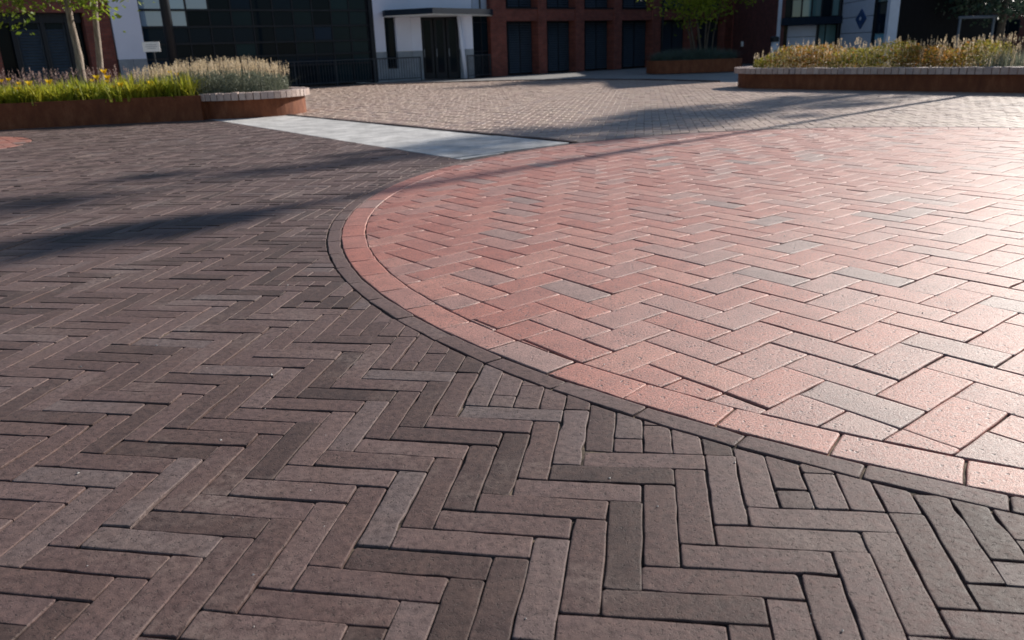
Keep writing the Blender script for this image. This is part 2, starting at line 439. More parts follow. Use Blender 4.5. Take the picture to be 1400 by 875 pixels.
def worn_brick(poly, r, bevel, jit, zb, zbot, hj, tj, round_c=.006, rnd=None, step=.045):
    """one brick with an uneven worn outline; returns mesh (origin at its centre) and centre"""
    P = np.array(poly); n = len(P); c = P.mean(0)
    ra = r.normal(0, .0035); P = c + (P - c) @ np.array([[math.cos(ra), math.sin(ra)], [-math.sin(ra), math.cos(ra)]]) + r.normal(0, .0007, 2)
    out = []
    for i in range(n):
        a, b = P[i], P[(i + 1) % n]; e = b - a; L = np.linalg.norm(e); e = e / L; nn = np.array([e[1], -e[0]])
        rc = min(round_c * r.uniform(.6, 1.9), L * .3); rd = min(round_c * r.uniform(.6, 1.9), L * .3)
        k = max(1, int(L / step))
        bow = r.normal(0, jit * .6)
        for j in range(k + 1):
            s = rc + (L - rc - rd) * j / k
            w = r.normal(0, jit) - (abs(r.normal(0, jit * 3.2)) if r.random() < .09 else 0) + bow * (1 - (2 * s / L - 1) ** 2)
            out.append(a + e * s + nn * w)
    Q = np.array(out)[None]
    h = r.normal(0, hj); tl = r.normal(0, tj, 2)
    rings = [Q, Q, inset_ring(Q, bevel * .35), inset_ring(Q, bevel), inset_ring(Q, bevel * 2.2)]
    m = Q.shape[1]; cc = Q[0].mean(0)
    # inset towards the centre line keeps thin outlines valid
    def ring(b):
        v = Q[0] - cc
        ax = P[1] - P[0] if np.linalg.norm(P[1] - P[0]) > np.linalg.norm(P[2] - P[1]) else P[2] - P[1]
        ax = ax / np.linalg.norm(ax); ay = np.array([-ax[1], ax[0]])
        x, y = v @ ax, v @ ay; hx, hy = np.abs(x).max(), np.abs(y).max()
        return cc + np.outer(x * (1 - b / hx), ax) + np.outer(y * (1 - b / hy), ay)
    R5 = [Q[0], Q[0], ring(bevel * .4), ring(bevel), ring(bevel * 2.4)]
    Z5 = [None, -zb, -zb * .30, -zb * .04, 0.0]
    V = []
    for q, z in zip(R5, Z5):
        zz = np.full(m, zbot) if z is None else h + z + (q - cc) @ tl
        V.append(np.c_[q - c, zz])
    V = np.concatenate(V); f = []
    for k in range(4):
        for i in range(m):
            j = (i + 1) % m; f.append((k * m + i, k * m + j, (k + 1) * m + j, (k + 1) * m + i))
    f.append(tuple(4 * m + i for i in range(m)))
    L = np.concatenate([np.array(x) for x in f]); cnt = np.array([len(x) for x in f])
    rv = r.random() if rnd is None else rnd
    me = raw_mesh('brick', V, cnt, L, np.arange(len(f)) >= m, {'rnd': np.full(len(f), rv), 'rnd2': np.full(len(f), r.random())})
    return me, c

def lay(parent, polys, mat, bevel, jit, zb, zbot, hj, tj, seed, keep=300, unit=1.0, rc=.006, far_name='distant_bricks', z0=0.0):
    """the bricks that show largest become parts of their own, the rest one part"""
    r = np.random.default_rng(seed)
    C = np.array([p.mean(0) for p in polys]); A = np.array([area(p) for p in polys])
    order = np.argsort(-screen_area(C, A))
    sel = set(order[:keep].tolist())
    for i in order[:keep]:
        me, c = worn_brick(polys[i], r, bevel, jit, zb, zbot, hj, tj, rc)
        me.materials.append(mat)
        o = bpy.data.objects.new('brick', me); col.objects.link(o); o.parent = parent; o.location = (c[0], c[1], z0)
    rest = [polys[i] for i in range(len(polys)) if i not in sel]
    if rest:
        me = simple_bricks(far_name, rest, mat, bevel, zb, zbot, hj, tj, seed + 1, z0)
        me.materials.append(mat)
        o = bpy.data.objects.new(far_name, me); col.objects.link(o); o.parent = parent; o['kind'] = 'stuff'

# ---- ground sheet
MB().add([(-250, -120, -.060), (250, -120, -.060), (250, 380, -.060), (-250, 380, -.060)], [(0, 1, 2, 3)]).build('ground', mat_sand('sandy_ground', (.10, .085, .07), (.17, .145, .12)))
tag(bpy.data.objects['ground'], kind='structure')

def strip_pt(o, t): return SN * o + SD * t
def far_pt(o, t): return FN2 * (OF2 + o) + FD2 * t

# ---- dark herringbone field (left and front)
def cells(kind, lo, hi):
    a, b = np.meshgrid(np.arange(lo[0], hi[0]), np.arange(lo[1], hi[1])); a = a.ravel(); b = b.ravel()
    if kind == 'dark':
        H = ((a - b) % 8 == 0); Vv = ((a - b) % 8 == 7); n = 4
    else:
        H = ((a + b) % 4 == 2); Vv = ((a + b) % 4 == 0); n = 2
    h = np.stack([a[H], b[H]], -1); v = np.stack([a[Vv], b[Vv]], -1)
    sq = lambda p, w, d: p[:, None, :] + np.array([[0, 0], [w, 0], [w, d], [0, d]])[None]
    return np.concatenate([sq(h, n, 1), sq(v, 1, n)]).astype(float)

def recut(cell, to_world, R, th, n, near=0.0):
    """where a brick would meet the circle lengthwise, the pavers turned it: cut pieces end on to the circle"""
    W = to_world(cell.reshape(-1, 2)).reshape(-1, 4, 2)
    pts = np.concatenate([W, (W + np.roll(W, -1, 1)) / 2], 1)
    d = np.hypot(pts[..., 0] - CX, pts[..., 1] - CY); clipped = (d.min(1) < R + near) & (d.max(1) > R)
    c = W.mean(1) - np.array([CX, CY]); nu = np.abs(c[:, 0] * math.cos(th) + c[:, 1] * math.sin(th)); nv = np.abs(-c[:, 0] * math.sin(th) + c[:, 1] * math.cos(th))
    ext = cell.max(1) - cell.min(1); isH = ext[:, 0] > ext[:, 1]
    bad = clipped & np.where(isH, nv > .62 * nu, nu * .62 >= nv)
    colset, rowset = {}, {}
    for q, h in zip(cell[bad], isH[bad]):
        x0, y0 = q.min(0).astype(int)
        for k in range(n):
            if h: colset.setdefault(x0 + k, set()).add(y0)
            else: rowset.setdefault(y0 + k, set()).add(x0)
    new = []
    def runs(vals):
        vals = sorted(vals); s = vals[0]; p = s
        for v in vals[1:] + [None]:
            if v is None or v != p + 1 or v - s >= n:
                yield s, p + 1
                s = v
            p = v
    for x, vs in colset.items():
        for a, b in runs(vs): new.append([(x, a), (x + 1, a), (x + 1, b), (x, b)])
    for y, us in rowset.items():
        for a, b in runs(us): new.append([(a, y), (b, y), (b, y + 1), (a, y + 1)])
    return np.concatenate([cell[~bad], np.array(new, float)]) if new else cell

def region_clip(Q, gap, out_circle=None, in_circle=None, halves=(), minfrac=.022):
    polys = []
    full = float(np.median([area(q) for q in Q[:200]]))
    for q in Q:
        p = [x for x in q]; c = q.mean(0)
        for (n, o) in halves:
            p = clip_half(p, n, o)
            if len(p) < 3: break
        if len(p) >= 3 and out_circle:
            v = np.mean(p, 0) - np.array(out_circle[:2]); d = np.linalg.norm(v)
            if d < out_circle[2] + .5:
                nn = v / d; p = clip_half(p, nn, nn @ np.array(out_circle[:2]) + out_circle[2])
        if len(p) >= 3 and in_circle:
            v = np.mean(p, 0) - np.array(in_circle[:2]); d = np.linalg.norm(v)
            if d > in_circle[2] - .5:
                nn = -v / d; p = clip_half(p, nn, nn @ np.array(in_circle[:2]) - in_circle[2])
        if len(p) < 3: continue
        p = tidy(p)
        if len(p) < 3 or area(p) < full * minfrac: continue
        s = shrink(p, gap)
        if s is not None and area(s) > full * minfrac * .6: polys.append(s)
    return polys

cell = cells('dark', (-190, -30), (110, 230))
dark_w = lambda uv: grid2world(uv, UD, US, TH_D, OD, DWA, 2.4)
cell = recut(cell, dark_w, R_OUT, TH_D, 4, .085)
W = dark_w(cell.reshape(-1, 2)).reshape(-1, 4, 2)
cen = W.mean(1)
SMALL = (-8.6, 11.0, 1.90)
dc = np.hypot(cen[:, 0] - CX, cen[:, 1] - CY)
ok = view_filter(cen) & (dc > R_OUT - .2) & (cen @ SN < O_NEAR + .2) & (cen[:, 1] < 16.8) & (cen[:, 0] > -11.5) & (np.hypot(cen[:, 0] - SMALL[0], cen[:, 1] - SMALL[1]) > SMALL[2] - .2)
W = W[ok]
near = [np.hypot(*(w.mean(0) - np.array(SMALL[:2]))) < SMALL[2] + .6 for w in W]
p1 = region_clip(W[~np.array(near)], .0016, out_circle=(CX, CY, R_OUT + .002), halves=[(-SN, -O_NEAR + .004)])
p2 = region_clip(W[np.array(near)], .0016, out_circle=SMALL, halves=[])
dark = MB()
dark.add([(-14, -1, -.0085), (9, -1, -.0085), (9, 1.2, -.0085), tuple(strip_pt(O_NEAR, -6)) + (-.0085,), tuple(strip_pt(O_NEAR, -17.5)) + (-.0085,), (-14, 16.8, -.0085)], [(0, 1, 2, 3, 4, 5)])
dark_pav = dark.build('dark_brick_pavement', M_JOINT)
tag(dark_pav, 'dark brown narrow paving bricks laid in herringbone in the foreground', kind='structure')
lay(dark_pav, p1 + p2, M_DARK, .0022, .0009, .0030, -.045, .0014, .0055, 21, rc=.0038)

# ---- red herringbone circle with its two border rings
cell = cells('red', (-60, -60), (60, 60))
red_w = lambda uv: grid2world(uv, UR, 1.0, TH_R, OR_, RWA, 2.0)
cell = recut(cell, red_w, R_IN, TH_R, 2)
W = red_w(cell.reshape(-1, 2)).reshape(-1, 4, 2)
cen = W.mean(1)
ok = view_filter(cen, 900) & (np.hypot(cen[:, 0] - CX, cen[:, 1] - CY) < R_IN + .2)
pr = region_clip(W[ok], .0018, in_circle=(CX, CY, R_IN - .002), minfrac=.02)
n = 96
disc = MB().add([(CX + R_OUT * math.cos(2 * math.pi * k / n), CY + R_OUT * math.sin(2 * math.pi * k / n), -.0105) for k in range(n)], [tuple(range(n))])
red_pav = disc.build('red_brick_circle', M_JOINT_RED)
tag(red_pav, 'large circle of red paving bricks in herringbone with a brick border', kind='structure')
lay(red_pav, pr, M_RED, .0042, .0006, .0050, -.045, .0011, .0040, 31, rc=.0030)

def ring(parent, name, r0, r1, start, step, mat, gap, bevel, jit, zb, seed, rc, greys=()):
    r = np.random.default_rng(seed); k = int(round(360 / step)); step = 360.0 / k
    for i in range(k):
        a0 = math.radians(start - i * step); a1 = math.radians(start - (i + 1) * step)
        if CY + r1 * math.sin(a0) < .1: continue
        q = [np.array([CX + rr * math.cos(a), CY + rr * math.sin(a)]) for rr, a in ((r0, a1), (r1, a1), (r1, a0), (r0, a0))]
        s = shrink(q, gap)
        rv = .96 if i in greys else (r.uniform(.6, .95) if mat is M_DARK else r.random() * .8)
        me, c = worn_brick(s, r, bevel, jit, zb, -.045, .0007, .004, rc, rv)
        me.materials.append(mat)
        o = bpy.data.objects.new(name, me); col.objects.link(o); o.parent = parent; o.location = (c[0], c[1], 0)

ring(red_pav, 'border_brick', R_IN, R_RED, -120.79, 4.047, M_RED, .0030, .0036, .0007, .0040, 41, .003, greys=(4, 15, 22, 31, 47, 60))
ring(red_pav, 'edging_brick', R_RED, R_OUT, -119.57, 4.04, M_DARK, .0026, .0034, .0010, .0034, 42, .004)

# ---- jointing sand and grit that fills the joints to an uneven height
def sand_bed(name, parent, x0, x1, y0, y1, step, keep, mat, base, amp, seed):
    nx, ny = int((x1 - x0) / step), int((y1 - y0) / step)
    xs, ys = np.meshgrid(np.linspace(x0, x1, nx + 1), np.linspace(y0, y1, ny + 1))
    rr = np.random.default_rng(seed); f = np.zeros_like(xs)
    for k in range(26):
        fr = 2.0 * 1.17 ** k; a = rr.random() * 6.28; f += np.sin(fr * (xs * math.cos(a) + ys * math.sin(a)) + rr.random() * 6.28) / 26 ** .5
    z = base + amp * np.clip(f * .55 + .12 * rr.normal(0, 1, f.shape), -1, 1)
    V = np.stack([xs, ys, z], -1).reshape(-1, 3)
    i = (np.arange(ny)[:, None] * (nx + 1) + np.arange(nx)[None]).ravel()
    C = V[i][:, :2] + step / 2; i = i[keep(C)]
    L = np.stack([i, i + 1, i + nx + 2, i + nx + 1], -1)
    me = raw_mesh(name, V, np.full(len(L), 4), L.ravel()); me.materials.append(mat)
    o = bpy.data.objects.new(name, me); col.objects.link(o); o.parent = parent; o['kind'] = 'stuff'
dcirc = lambda C: np.hypot(C[:, 0] - CX, C[:, 1] - CY)
inview = lambda C: view_filter(C, 40)
sand_bed('joint_sand', dark_pav, -3.2, 2.6, .9, 5.2, .02, lambda C: (dcirc(C) > R_OUT) & inview(C), M_JOINT, -.0078, .0034, 3)
sand_bed('joint_sand', red_pav, -1.2, 5.0, 1.3, 6.5, .024, lambda C: (dcirc(C) < R_OUT) & inview(C), M_JOINT_RED, -.0090, .0038, 4)

# ---- small red circle at the left edge
cell = cells('red', (-90, -60), (20, 90))
W = grid2world(cell.reshape(-1, 2), UR, 1.0, TH_R, OR_).reshape(-1, 4, 2); cen = W.mean(1)
ok = view_filter(cen) & (np.hypot(cen[:, 0] - SMALL[0], cen[:, 1] - SMALL[1]) < SMALL[2])
ps = region_clip(W[ok], .0024, in_circle=(SMALL[0], SMALL[1], SMALL[2] - .01), minfrac=.1)
sm = MB().add([(SMALL[0] + SMALL[2] * math.cos(2 * math.pi * k / 64), SMALL[1] + SMALL[2] * math.sin(2 * math.pi * k / 64), -.0070) for k in range(64)], [tuple(range(64))]).build('red_brick_inlay', M_JOINT_RED)
tag(sm, 'small circle of red paving bricks at the left edge', kind='structure')
lay(sm, ps, M_RED, .0026, .0005, .0026, -.045, .0007, .004, 51, keep=40, rc=.003)

# ---- pale concrete strip with its dark edging course
cs = MB()
def arc_hit(o):
    c = np.array([CX, CY]); oc = c @ SN; tc = c @ SD; return tc - math.sqrt((R_OUT + .004) ** 2 - (o - oc) ** 2)
strip = MB()
def far_hit():
    c = np.array([CX, CY]); return c @ FD2 - math.sqrt((R_OUT + .004) ** 2 - (OF2 - c @ FN2) ** 2)
p_a, p_b = strip_pt(O_NEAR, arc_hit(O_NEAR)), far_pt(0, far_hit()); c_ = np.array([CX, CY])
an0, an1 = math.atan2(*(p_a - c_)[::-1]), math.atan2(*(p_b - c_)[::-1])
poly = [c_ + (R_OUT + .004) * np.array([math.cos(a), math.sin(a)]) for a in np.linspace(an0, an1, 12)] + [far_pt(0, -26), strip_pt(O_NEAR, -26)]
strip.prism(poly, -.05, -.008)
conc = strip.build('concrete_strip', M_JOINT)
tag(conc, 'pale grey concrete strip running from planter to red circle', kind='structure')
r = np.random.default_rng(6); t0 = -5.5
while t0 > -25:
    t1 = t0 - 1.5
    q = clip_half(clip_half([np.array(p) for p in poly], SD, t1), -SD, -t0)
    if len(q) >= 3 and area(q) > .05:
        s = shrink(tidy(q, .003), .003)
        if s is not None:
            h = r.normal(0, .0012); c = s.mean(0); m = len(s); b2 = inset_ring(s[None], .004)[0]
            V = np.concatenate([np.c_[s - c, np.full(m, -.04)], np.c_[s - c, np.full(m, h - .004)], np.c_[b2 - c, np.full(m, h)]])
            f = [(k * m + i, k * m + (i + 1) % m, (k + 1) * m + (i + 1) % m, (k + 1) * m + i) for k in range(2) for i in range(m)] + [tuple(2 * m + i for i in range(m))]
            me = raw_mesh('slab', V, [len(x) for x in f], np.concatenate([np.array(x) for x in f])); me.materials.append(M_CONC)
            o = bpy.data.objects.new('slab', me); col.objects.link(o); o.parent = conc; o.location = (c[0], c[1], 0)
    t0 = t1
r = np.random.default_rng(5)
t = far_hit() - .02
while t > -25:
    L = .30 * r.uniform(.9, 1.1)
    q = [far_pt(.004, t), far_pt(.10, t), far_pt(.10, t - L), far_pt(.004, t - L)]
    s = shrink([np.array(x) for x in q], .004)
    me, c = worn_brick(s, r, .006, .001, .006, -.05, .002, .004, .005, r.random() * .25)
    me.materials.append(M_DARK); o = bpy.data.objects.new('edging_brick', me); col.objects.link(o); o.parent = conc; o.location = (c[0], c[1], .016)
    t -= L

# ---- buff brick plaza beyond
FAR_ARC = np.array([(-16, 26.0), (-9.5, 28.3), (-6.68, 29.0), (-4.7, 29.2), (-2.3, 29.2), (.28, 28.8), (2.74, 27.6), (4.7, 25.3), (6.1, 22.4), (7.2, 20.0), (9.5, 17.0), (14, 13.0)])
def in_far(c):
    y = np.interp(c[:, 0], FAR_ARC[:, 0], FAR_ARC[:, 1]); return c[:, 1] < y
cell = cells('red', (-160, 0), (140, 270))
W = grid2world(cell.reshape(-1, 2), .112, 1.0, math.radians(-9.7), np.array([0., 6.0])).reshape(-1, 4, 2); cen = W.mean(1)
ok = view_filter(cen, 160) & (cen @ FN2 > OF2) & (np.hypot(cen[:, 0] - CX, cen[:, 1] - CY) > R_OUT - .15) & in_far(cen)
pb = region_clip(W[ok], .0026, out_circle=(CX, CY, R_OUT + .002), halves=[(FN2, OF2 + .104)])
bp = [(x, y, -.012) for x, y in FAR_ARC] + [(16, 4, -.012), tuple(far_pt(.05, -3)) + (-.012,), tuple(far_pt(.05, -26)) + (-.012,)]
buff = MB().add(bp, [tuple(range(len(bp)))]).build('buff_brick_plaza', M_JOINT_BUFF)
tag(buff, 'sunlit buff brick plaza beyond the red circle', kind='structure')
lay(buff, pb, M_BUFF, .0025, .001, .003, -.045, .0016, .006, 61, keep=150, rc=.004)
# dark kerb course along its far edge, grey paving behind
r = np.random.default_rng(9)
pts = FAR_ARC[:9]
seg = np.linalg.norm(np.diff(pts, axis=0), axis=1); cum = np.r_[0, np.cumsum(seg)]
def arc_at(s): return np.array([np.interp(s, cum, pts[:, 0]), np.interp(s, cum, pts[:, 1])])
path = MB().add([(-60, 10, -.024), (-16, 10, -.024), (-16, 26, -.024), (-16, 20, -.024), (60, 8, -.024), (60, 60, -.024), (-60, 60, -.024)], [(0, 1, 3, 4, 5, 6)]).build('grey_pavement', M_PATH)
tag(path, 'grey paved path in front of the buildings', kind='structure')
s = 3.0
while s < cum[-1] - .7:
    a, b = arc_at(s), arc_at(s + .6); e = (b - a) / np.linalg.norm(b - a); nn = np.array([-e[1], e[0]])
    q = shrink([a + nn * .01, b + nn * .01, b + nn * .22, a + nn * .22], .005)
    me, c = worn_brick(q, r, .008, .001, .008, -.05, .003, .004, .008, r.random() * .3, .2)
    me.materials.append(M_DARK); o = bpy.data.objects.new('kerb_stone', me); col.objects.link(o); o.parent = buff; o.location = (c[0], c[1], .03)
    s += .6

# ------------------------------------------------------------------ building materials
def mat_wall_brick(name, c1, c2, mortar, scale=1.0, rot=0.0):
    t = NT(name)
    tc = t.n('TexCoord'); mp = t.n('Mapping'); t.l(tc.outputs['Object'], mp.inputs['Vector'])
    # walls are built in world axes: use distance along the wall (x+y mixed) and height
    sx = t.n('SeparateXYZ'); t.l(t.pos(), sx.inputs[0])
    a = math.radians(rot)
    s = t.math('ADD', t.math('MULTIPLY', sx.outputs[0], math.sin(a)), t.math('MULTIPLY', sx.outputs[1], math.cos(a)))
    cb = t.n('CombineXYZ'); t.l(s, cb.inputs[0]); t.l(sx.outputs[2], cb.inputs[1])
    b = t.n('TexBrick'); t.l(cb.outputs[0], b.inputs['Vector'])
    b.inputs['Scale'].default_value = 1.0; b.inputs['Brick Width'].default_value = .22; b.inputs['Row Height'].default_value = .068
    b.inputs['Mortar Size'].default_value = .006; b.inputs['Color1'].default_value = tuple(c1) + (1,); b.inputs['Color2'].default_value = tuple(c2) + (1,)
    b.inputs['Mortar'].default_value = tuple(mortar) + (1,)
    c = t.mix(.7, b.outputs['Color'], t.ramp(t.noise(3, 4), [(.3, (.7, .7, .7)), (.7, (1.25, 1.25, 1.25))]), 'MULTIPLY')
    t.principled(c, .85, t.bump(b.outputs['Fac'], -.4, .006), spec=.3)
    return t.m

def mat_glass(name, c, rough=.03, spec=.5, coat=0.0, var=.5):
    t = NT(name)
    oi = t.n('ObjectInfo')
    cc = t.ramp(oi.outputs['Random'], [(0, tuple(x * (1 - var) for x in c)), (.55, c), (.85, (c[0] * (1 + var * .6), c[1] * (1 + var * 1.5), c[2] * (1 + var * 1.2))), (1, (c[0] * (1 + var), c[1] * (1 + var * 1.6), c[2] * (1 + var * 3)))])  # random bluer and greener pane tones stand in for reflections
    t.principled(cc, rough, t.bump(t.noise(.8, 2), .06, .02), 0.0, spec, **{'Coat Weight': coat, 'IOR': 1.52})
    return t.m

AZ = 52.0
FL = Frame((-7.1, 30.1), AZ)
M_BRW = mat_wall_brick('red_wall_brick', (.23, .066, .048), (.165, .048, .038), (.12, .08, .07), rot=AZ)
M_BRW2 = mat_wall_brick('dark_wall_brick', (.18, .060, .050), (.13, .046, .042), (.10, .07, .065), rot=150)
M_WHITE = mat_plain('white_render', (.74, .77, .90), .8, .3, var=.05, scale=.8)
M_PLINTH = mat_plain('grey_stone', (.27, .30, .34), .6, .4, var=.2, scale=2)
M_FRAME = mat_plain('dark_metal', (.012, .015, .021), .5, .3)
M_NAVY = mat_plain('navy_metal', (.010, .020, .038), .6, .15)
M_LOUV = mat_plain('slate_blind', (.040, .058, .082), .5, .5)
M_GLASS = mat_glass('dark_glass', (.006, .013, .020), .03, .06, 0.0, .25)
M_GTEAL = mat_glass('teal_dark_glass', (.013, .029, .036), .04, .06, 0.0, .25)
M_GNAVY = mat_glass('navy_glass', (.009, .019, .031), .04, .06, 0.0, .25)
M_SKYGLASS = mat_glass('painted_sky_glass', (.22, .32, .44), .02, 1.0, 1.0, .1)  # glossy; pale blue base colour paints in the reflected sky
M_TEAL = mat_glass('teal_glass', (.16, .30, .31), .05, .6, .3, .4)
M_GREYP = mat_plain('grey_cladding', (.56, .60, .70), .6, .4, var=.06)
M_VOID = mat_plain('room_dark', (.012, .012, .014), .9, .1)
M_RAIL = mat_plain('railing_paint', (.030, .036, .046), .5, .4)
M_POST = mat_plain('weathered_steel_post', (.10, .12, .15), .5, .4)
M_SIGN = mat_plain('sign_white', (.78, .78, .78), .5, .4, var=.03)
M_BLUE = mat_plain('sign_blue', (.012, .06, .20), .4, .5)

TOP = 6.6

# ---- brick building with the dark doors, far left
b = thing('brick_building', 'red brick building with dark louvred doors behind the left planter', 'building', FL.p(FL.S(60, 100)))
s_l, s_r = FL.S(-150, 60), FL.S(156, 60)
z_lin = FL.Z(60, 17)
sc0 = FL.S(121, 60)
MB().box(FL, s_l, s_r, z_lin, TOP, -4, 0).build('upper_wall', M_BRW, b)
MB().box(FL, sc0, s_r, 0, z_lin - .002, -4, -.002).build('brick_pier', M_BRW, b)
MB().box(FL, FL.S(-60, 60), FL.S(-2, 60), 0, z_lin - .002, -4, -.002).build('brick_pier', M_BRW, b)
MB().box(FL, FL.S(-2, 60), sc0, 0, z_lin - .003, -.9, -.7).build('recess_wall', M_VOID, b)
edges = [FL.S(x, 60) for x in (-1, 20, 27, 62, 67, 96, 104, 119)]
for i, (a0, a1) in enumerate(((edges[0], edges[1]), (edges[6], edges[7]))):
    MB().box(FL, a0, a1, .05, z_lin - .02, -.42, -.40).build('pane', M_GLASS, b)
for a0, a1 in ((edges[2], edges[3]), (edges[4], edges[5])):
    d = MB().box(FL, a0, a1, .03, z_lin - .02, -.40, -.36).build('louvred_door', M_LOUV, b)
    sl = MB()
    z = .12
    while z < z_lin * .80:
        p0, p1 = FL.p(a0 + .05, -.36), FL.p(a1 - .05, -.36); q0, q1 = FL.p(a0 + .05, -.31), FL.p(a1 - .05, -.31)
        sl.add([(p0[0], p0[1], z + .07), (p1[0], p1[1], z + .07), (q1[0], q1[1], z), (q0[0], q0[1], z), (p0[0], p0[1], z + .055), (p1[0], p1[1], z + .055)], [(0, 1, 2, 3), (5, 4, 3, 2)])
        z += .085
    tag(sl.build('slats', M_LOUV, d), kind='stuff')
    MB().box(FL, a0 + .05, a1 - .05, z_lin * .82, z_lin - .10, -.36, -.33).build('pane', M_GLASS, d)
for a0, a1 in ((edges[1], edges[2]), (edges[3], edges[4]), (edges[5], edges[6])):
    MB().box(FL, a0, a1, 0, z_lin - .01, -.45, -.22).build('mullion', M_FRAME, b)
MB().box(FL, edges[0], edges[7], z_lin - .28, z_lin - .004, -.30, -.24).build('door_head', M_FRAME, b)

# ---- white rendered pier
b = thing('white_pier', 'white rendered wall pier with grey stone base left of the glass front', 'wall', FL.p(FL.S(178, 95)))
s0, s1 = FL.S(157.5, 60), FL.S(196.5, 60)
zp = FL.Z(178, 81)
MB().box(FL, s0 + .004, s1, zp, TOP + .4, -4, .06).build('render', M_WHITE, b)
sm_ = .5 * (s0 + s1)
MB().box(FL, s0 + .004, sm_ - .004, 0, zp - .002, -4, .08).build('plinth_slab', M_PLINTH, b)
MB().box(FL, sm_ + .004, s1, 0, zp - .002, -4, .08).build('plinth_slab', M_PLINTH, b)

# ---- glazed front
b = thing('glass_front', 'dark glazed curtain wall building between two white walls', 'building', FL.p(FL.S(350, 115)))
g0, g1 = FL.S(197.5, 60), FL.S(506, 60)
rows = [0.06] + [FL.Z(440, y) for y in (88, 74, 56, 35, 14)] + [FL.Z(440, -12), FL.Z(440, -45), TOP]
ncol = 11
cols = [g0 + (g1 - g0) * k / ncol for k in range(ncol + 1)]
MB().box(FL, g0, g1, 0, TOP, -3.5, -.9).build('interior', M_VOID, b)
for k in range(ncol):
    for j in range(len(rows) - 1):
        sky_pane = (k < 3 and j >= 4 and not (k == 2 and j == 4))  # upper left panes get the painted sky reflection
        tealp = (k >= 9)
        MB().box(FL, cols[k] + .035, cols[k + 1] - .035, rows[j] + .035, rows[j + 1] - .035, -.10, -.08).build('pane', M_SKYGLASS if sky_pane else (M_GTEAL if tealp or (j in (2, 4) and k in (4, 7)) else (M_GNAVY if j in (1, 3) and k not in (5, 6) else M_GLASS)), b)
for k in range(ncol + 1):
    MB().box(FL, cols[k] - .022, cols[k] + .022, 0, TOP, -.13, -.06).build('mullion', M_FRAME, b)
for z in rows:
    MB().box(FL, g0 - .03, g1 + .03, z - .03, z + .03, -.12, -.045).build('transom', M_FRAME, b)
e0, e1 = FL.S(506, 60), FL.S(512.5, 60)
MB().box(FL, e0 + .035, e1, 0, TOP, -1, .04).build('corner_post', M_FRAME, b)
MB().box(FL, g0 - .05, e1 + .02, TOP + .002, TOP + .35, -4, .12).build('roof_edge', M_FRAME, b)

# dark raking column in front of the glass
c0, c1 = G(239, 116), AT(220, -10, 25.5)
cp = thing('steel_column', 'dark round steel column standing before the glass front', 'column', (AT(237, 80, 26.0)[0], 26.0, 0))
cb_ = np.array([AT(238.5, 90, 26.0)[0], 26.0, 0.0]); ct_ = AT(224, 0, 26.0); ct_ = cb_ + (ct_ - cb_) * (TOP / (ct_[2] - cb_[2]))
MB().tube([cb_, ct_], [.145, .145], 16).build('shaft', M_FRAME, cp, smooth=True)
MB().tube([cb_, cb_ + np.array([0, 0, .03])], [.26, .26], 16).build('base_plate', M_FRAME, cp)

# small white notice on a post
nb = AT(207, 64, 21.5)
sg = thing('notice_board', 'small white notice board on a post behind the grasses', 'sign', (nb[0], 21.5, 0))
FN = Frame((nb[0], 21.5), 84)
hw = .21
MB().box(FN, -hw, hw, nb[2] - .12, nb[2] + .12, 0, .012).build('board', M_SIGN, sg)
MB().tube([FN.p(.03, -.03, 0), FN.p(.03, -.03, nb[2] + .05)], [.02, .02], 8).build('post', M_FRAME, sg)
for k, w in enumerate((.13, .15, .10)):
    MB().box(FN, -w, w, nb[2] + .045 - k * .045, nb[2] + .057 - k * .045, .0125, .0140).build('text_line', M_PLINTH, sg)

# ---- white corner building with its canopy
FW1 = Frame(FL.p(e1 + .01), AZ)
s_c = FW1.S(563.5, 60)
corner = FW1.p(s_c)
FW2 = Frame(corner, 82.0)
s_e = FW2.S(647, 60)
b = thing('white_building', 'white rendered corner building with dark flat canopy and door', 'building', corner)
far = FW2.p(s_e)
zc = 2.46
back = np.array([-.35, .95]) * 4
w1a = FW1.p(0)
up = [(w1a[0], w1a[1]), (corner[0], corner[1]), (far[0], far[1]), (far[0] + back[0], far[1] + back[1]), (w1a[0] + back[0], w1a[1] + back[1])]
MB().prism(up, zc, TOP + .6).build('upper_wall', M_WHITE, b)
zpl = FW1.Z(520, 71)
# lower wall pieces on the first face, around the slit window
wa, wb = FW1.S(527.5, 60), FW1.S(543, 60)
zw0 = FW1.Z(537, 94)
for a0, a1 in ((0, wa), (wb, s_c)):
    MB().box(FW1, a0, a1, zpl, zc - .002, -.4, -.002).build('render', M_WHITE, b)
    MB().box(FW1, a0, a1, 0, zpl - .002, -.4, .015).build('plinth_slab', M_PLINTH, b)
MB().box(FW1, wa, wb, 0, zw0, -.4, .012).build('plinth_slab', M_PLINTH, b)
sw = MB().box(FW1, wa, wb, zw0 + .002, zc - .003, -.2, -.12).build('slit_window', M_FRAME, b)
MB().box(FW1, wa + .05, wb - .05, zw0 + .06, zc - .06, -.118, -.11).build('pane', M_GLASS, sw)
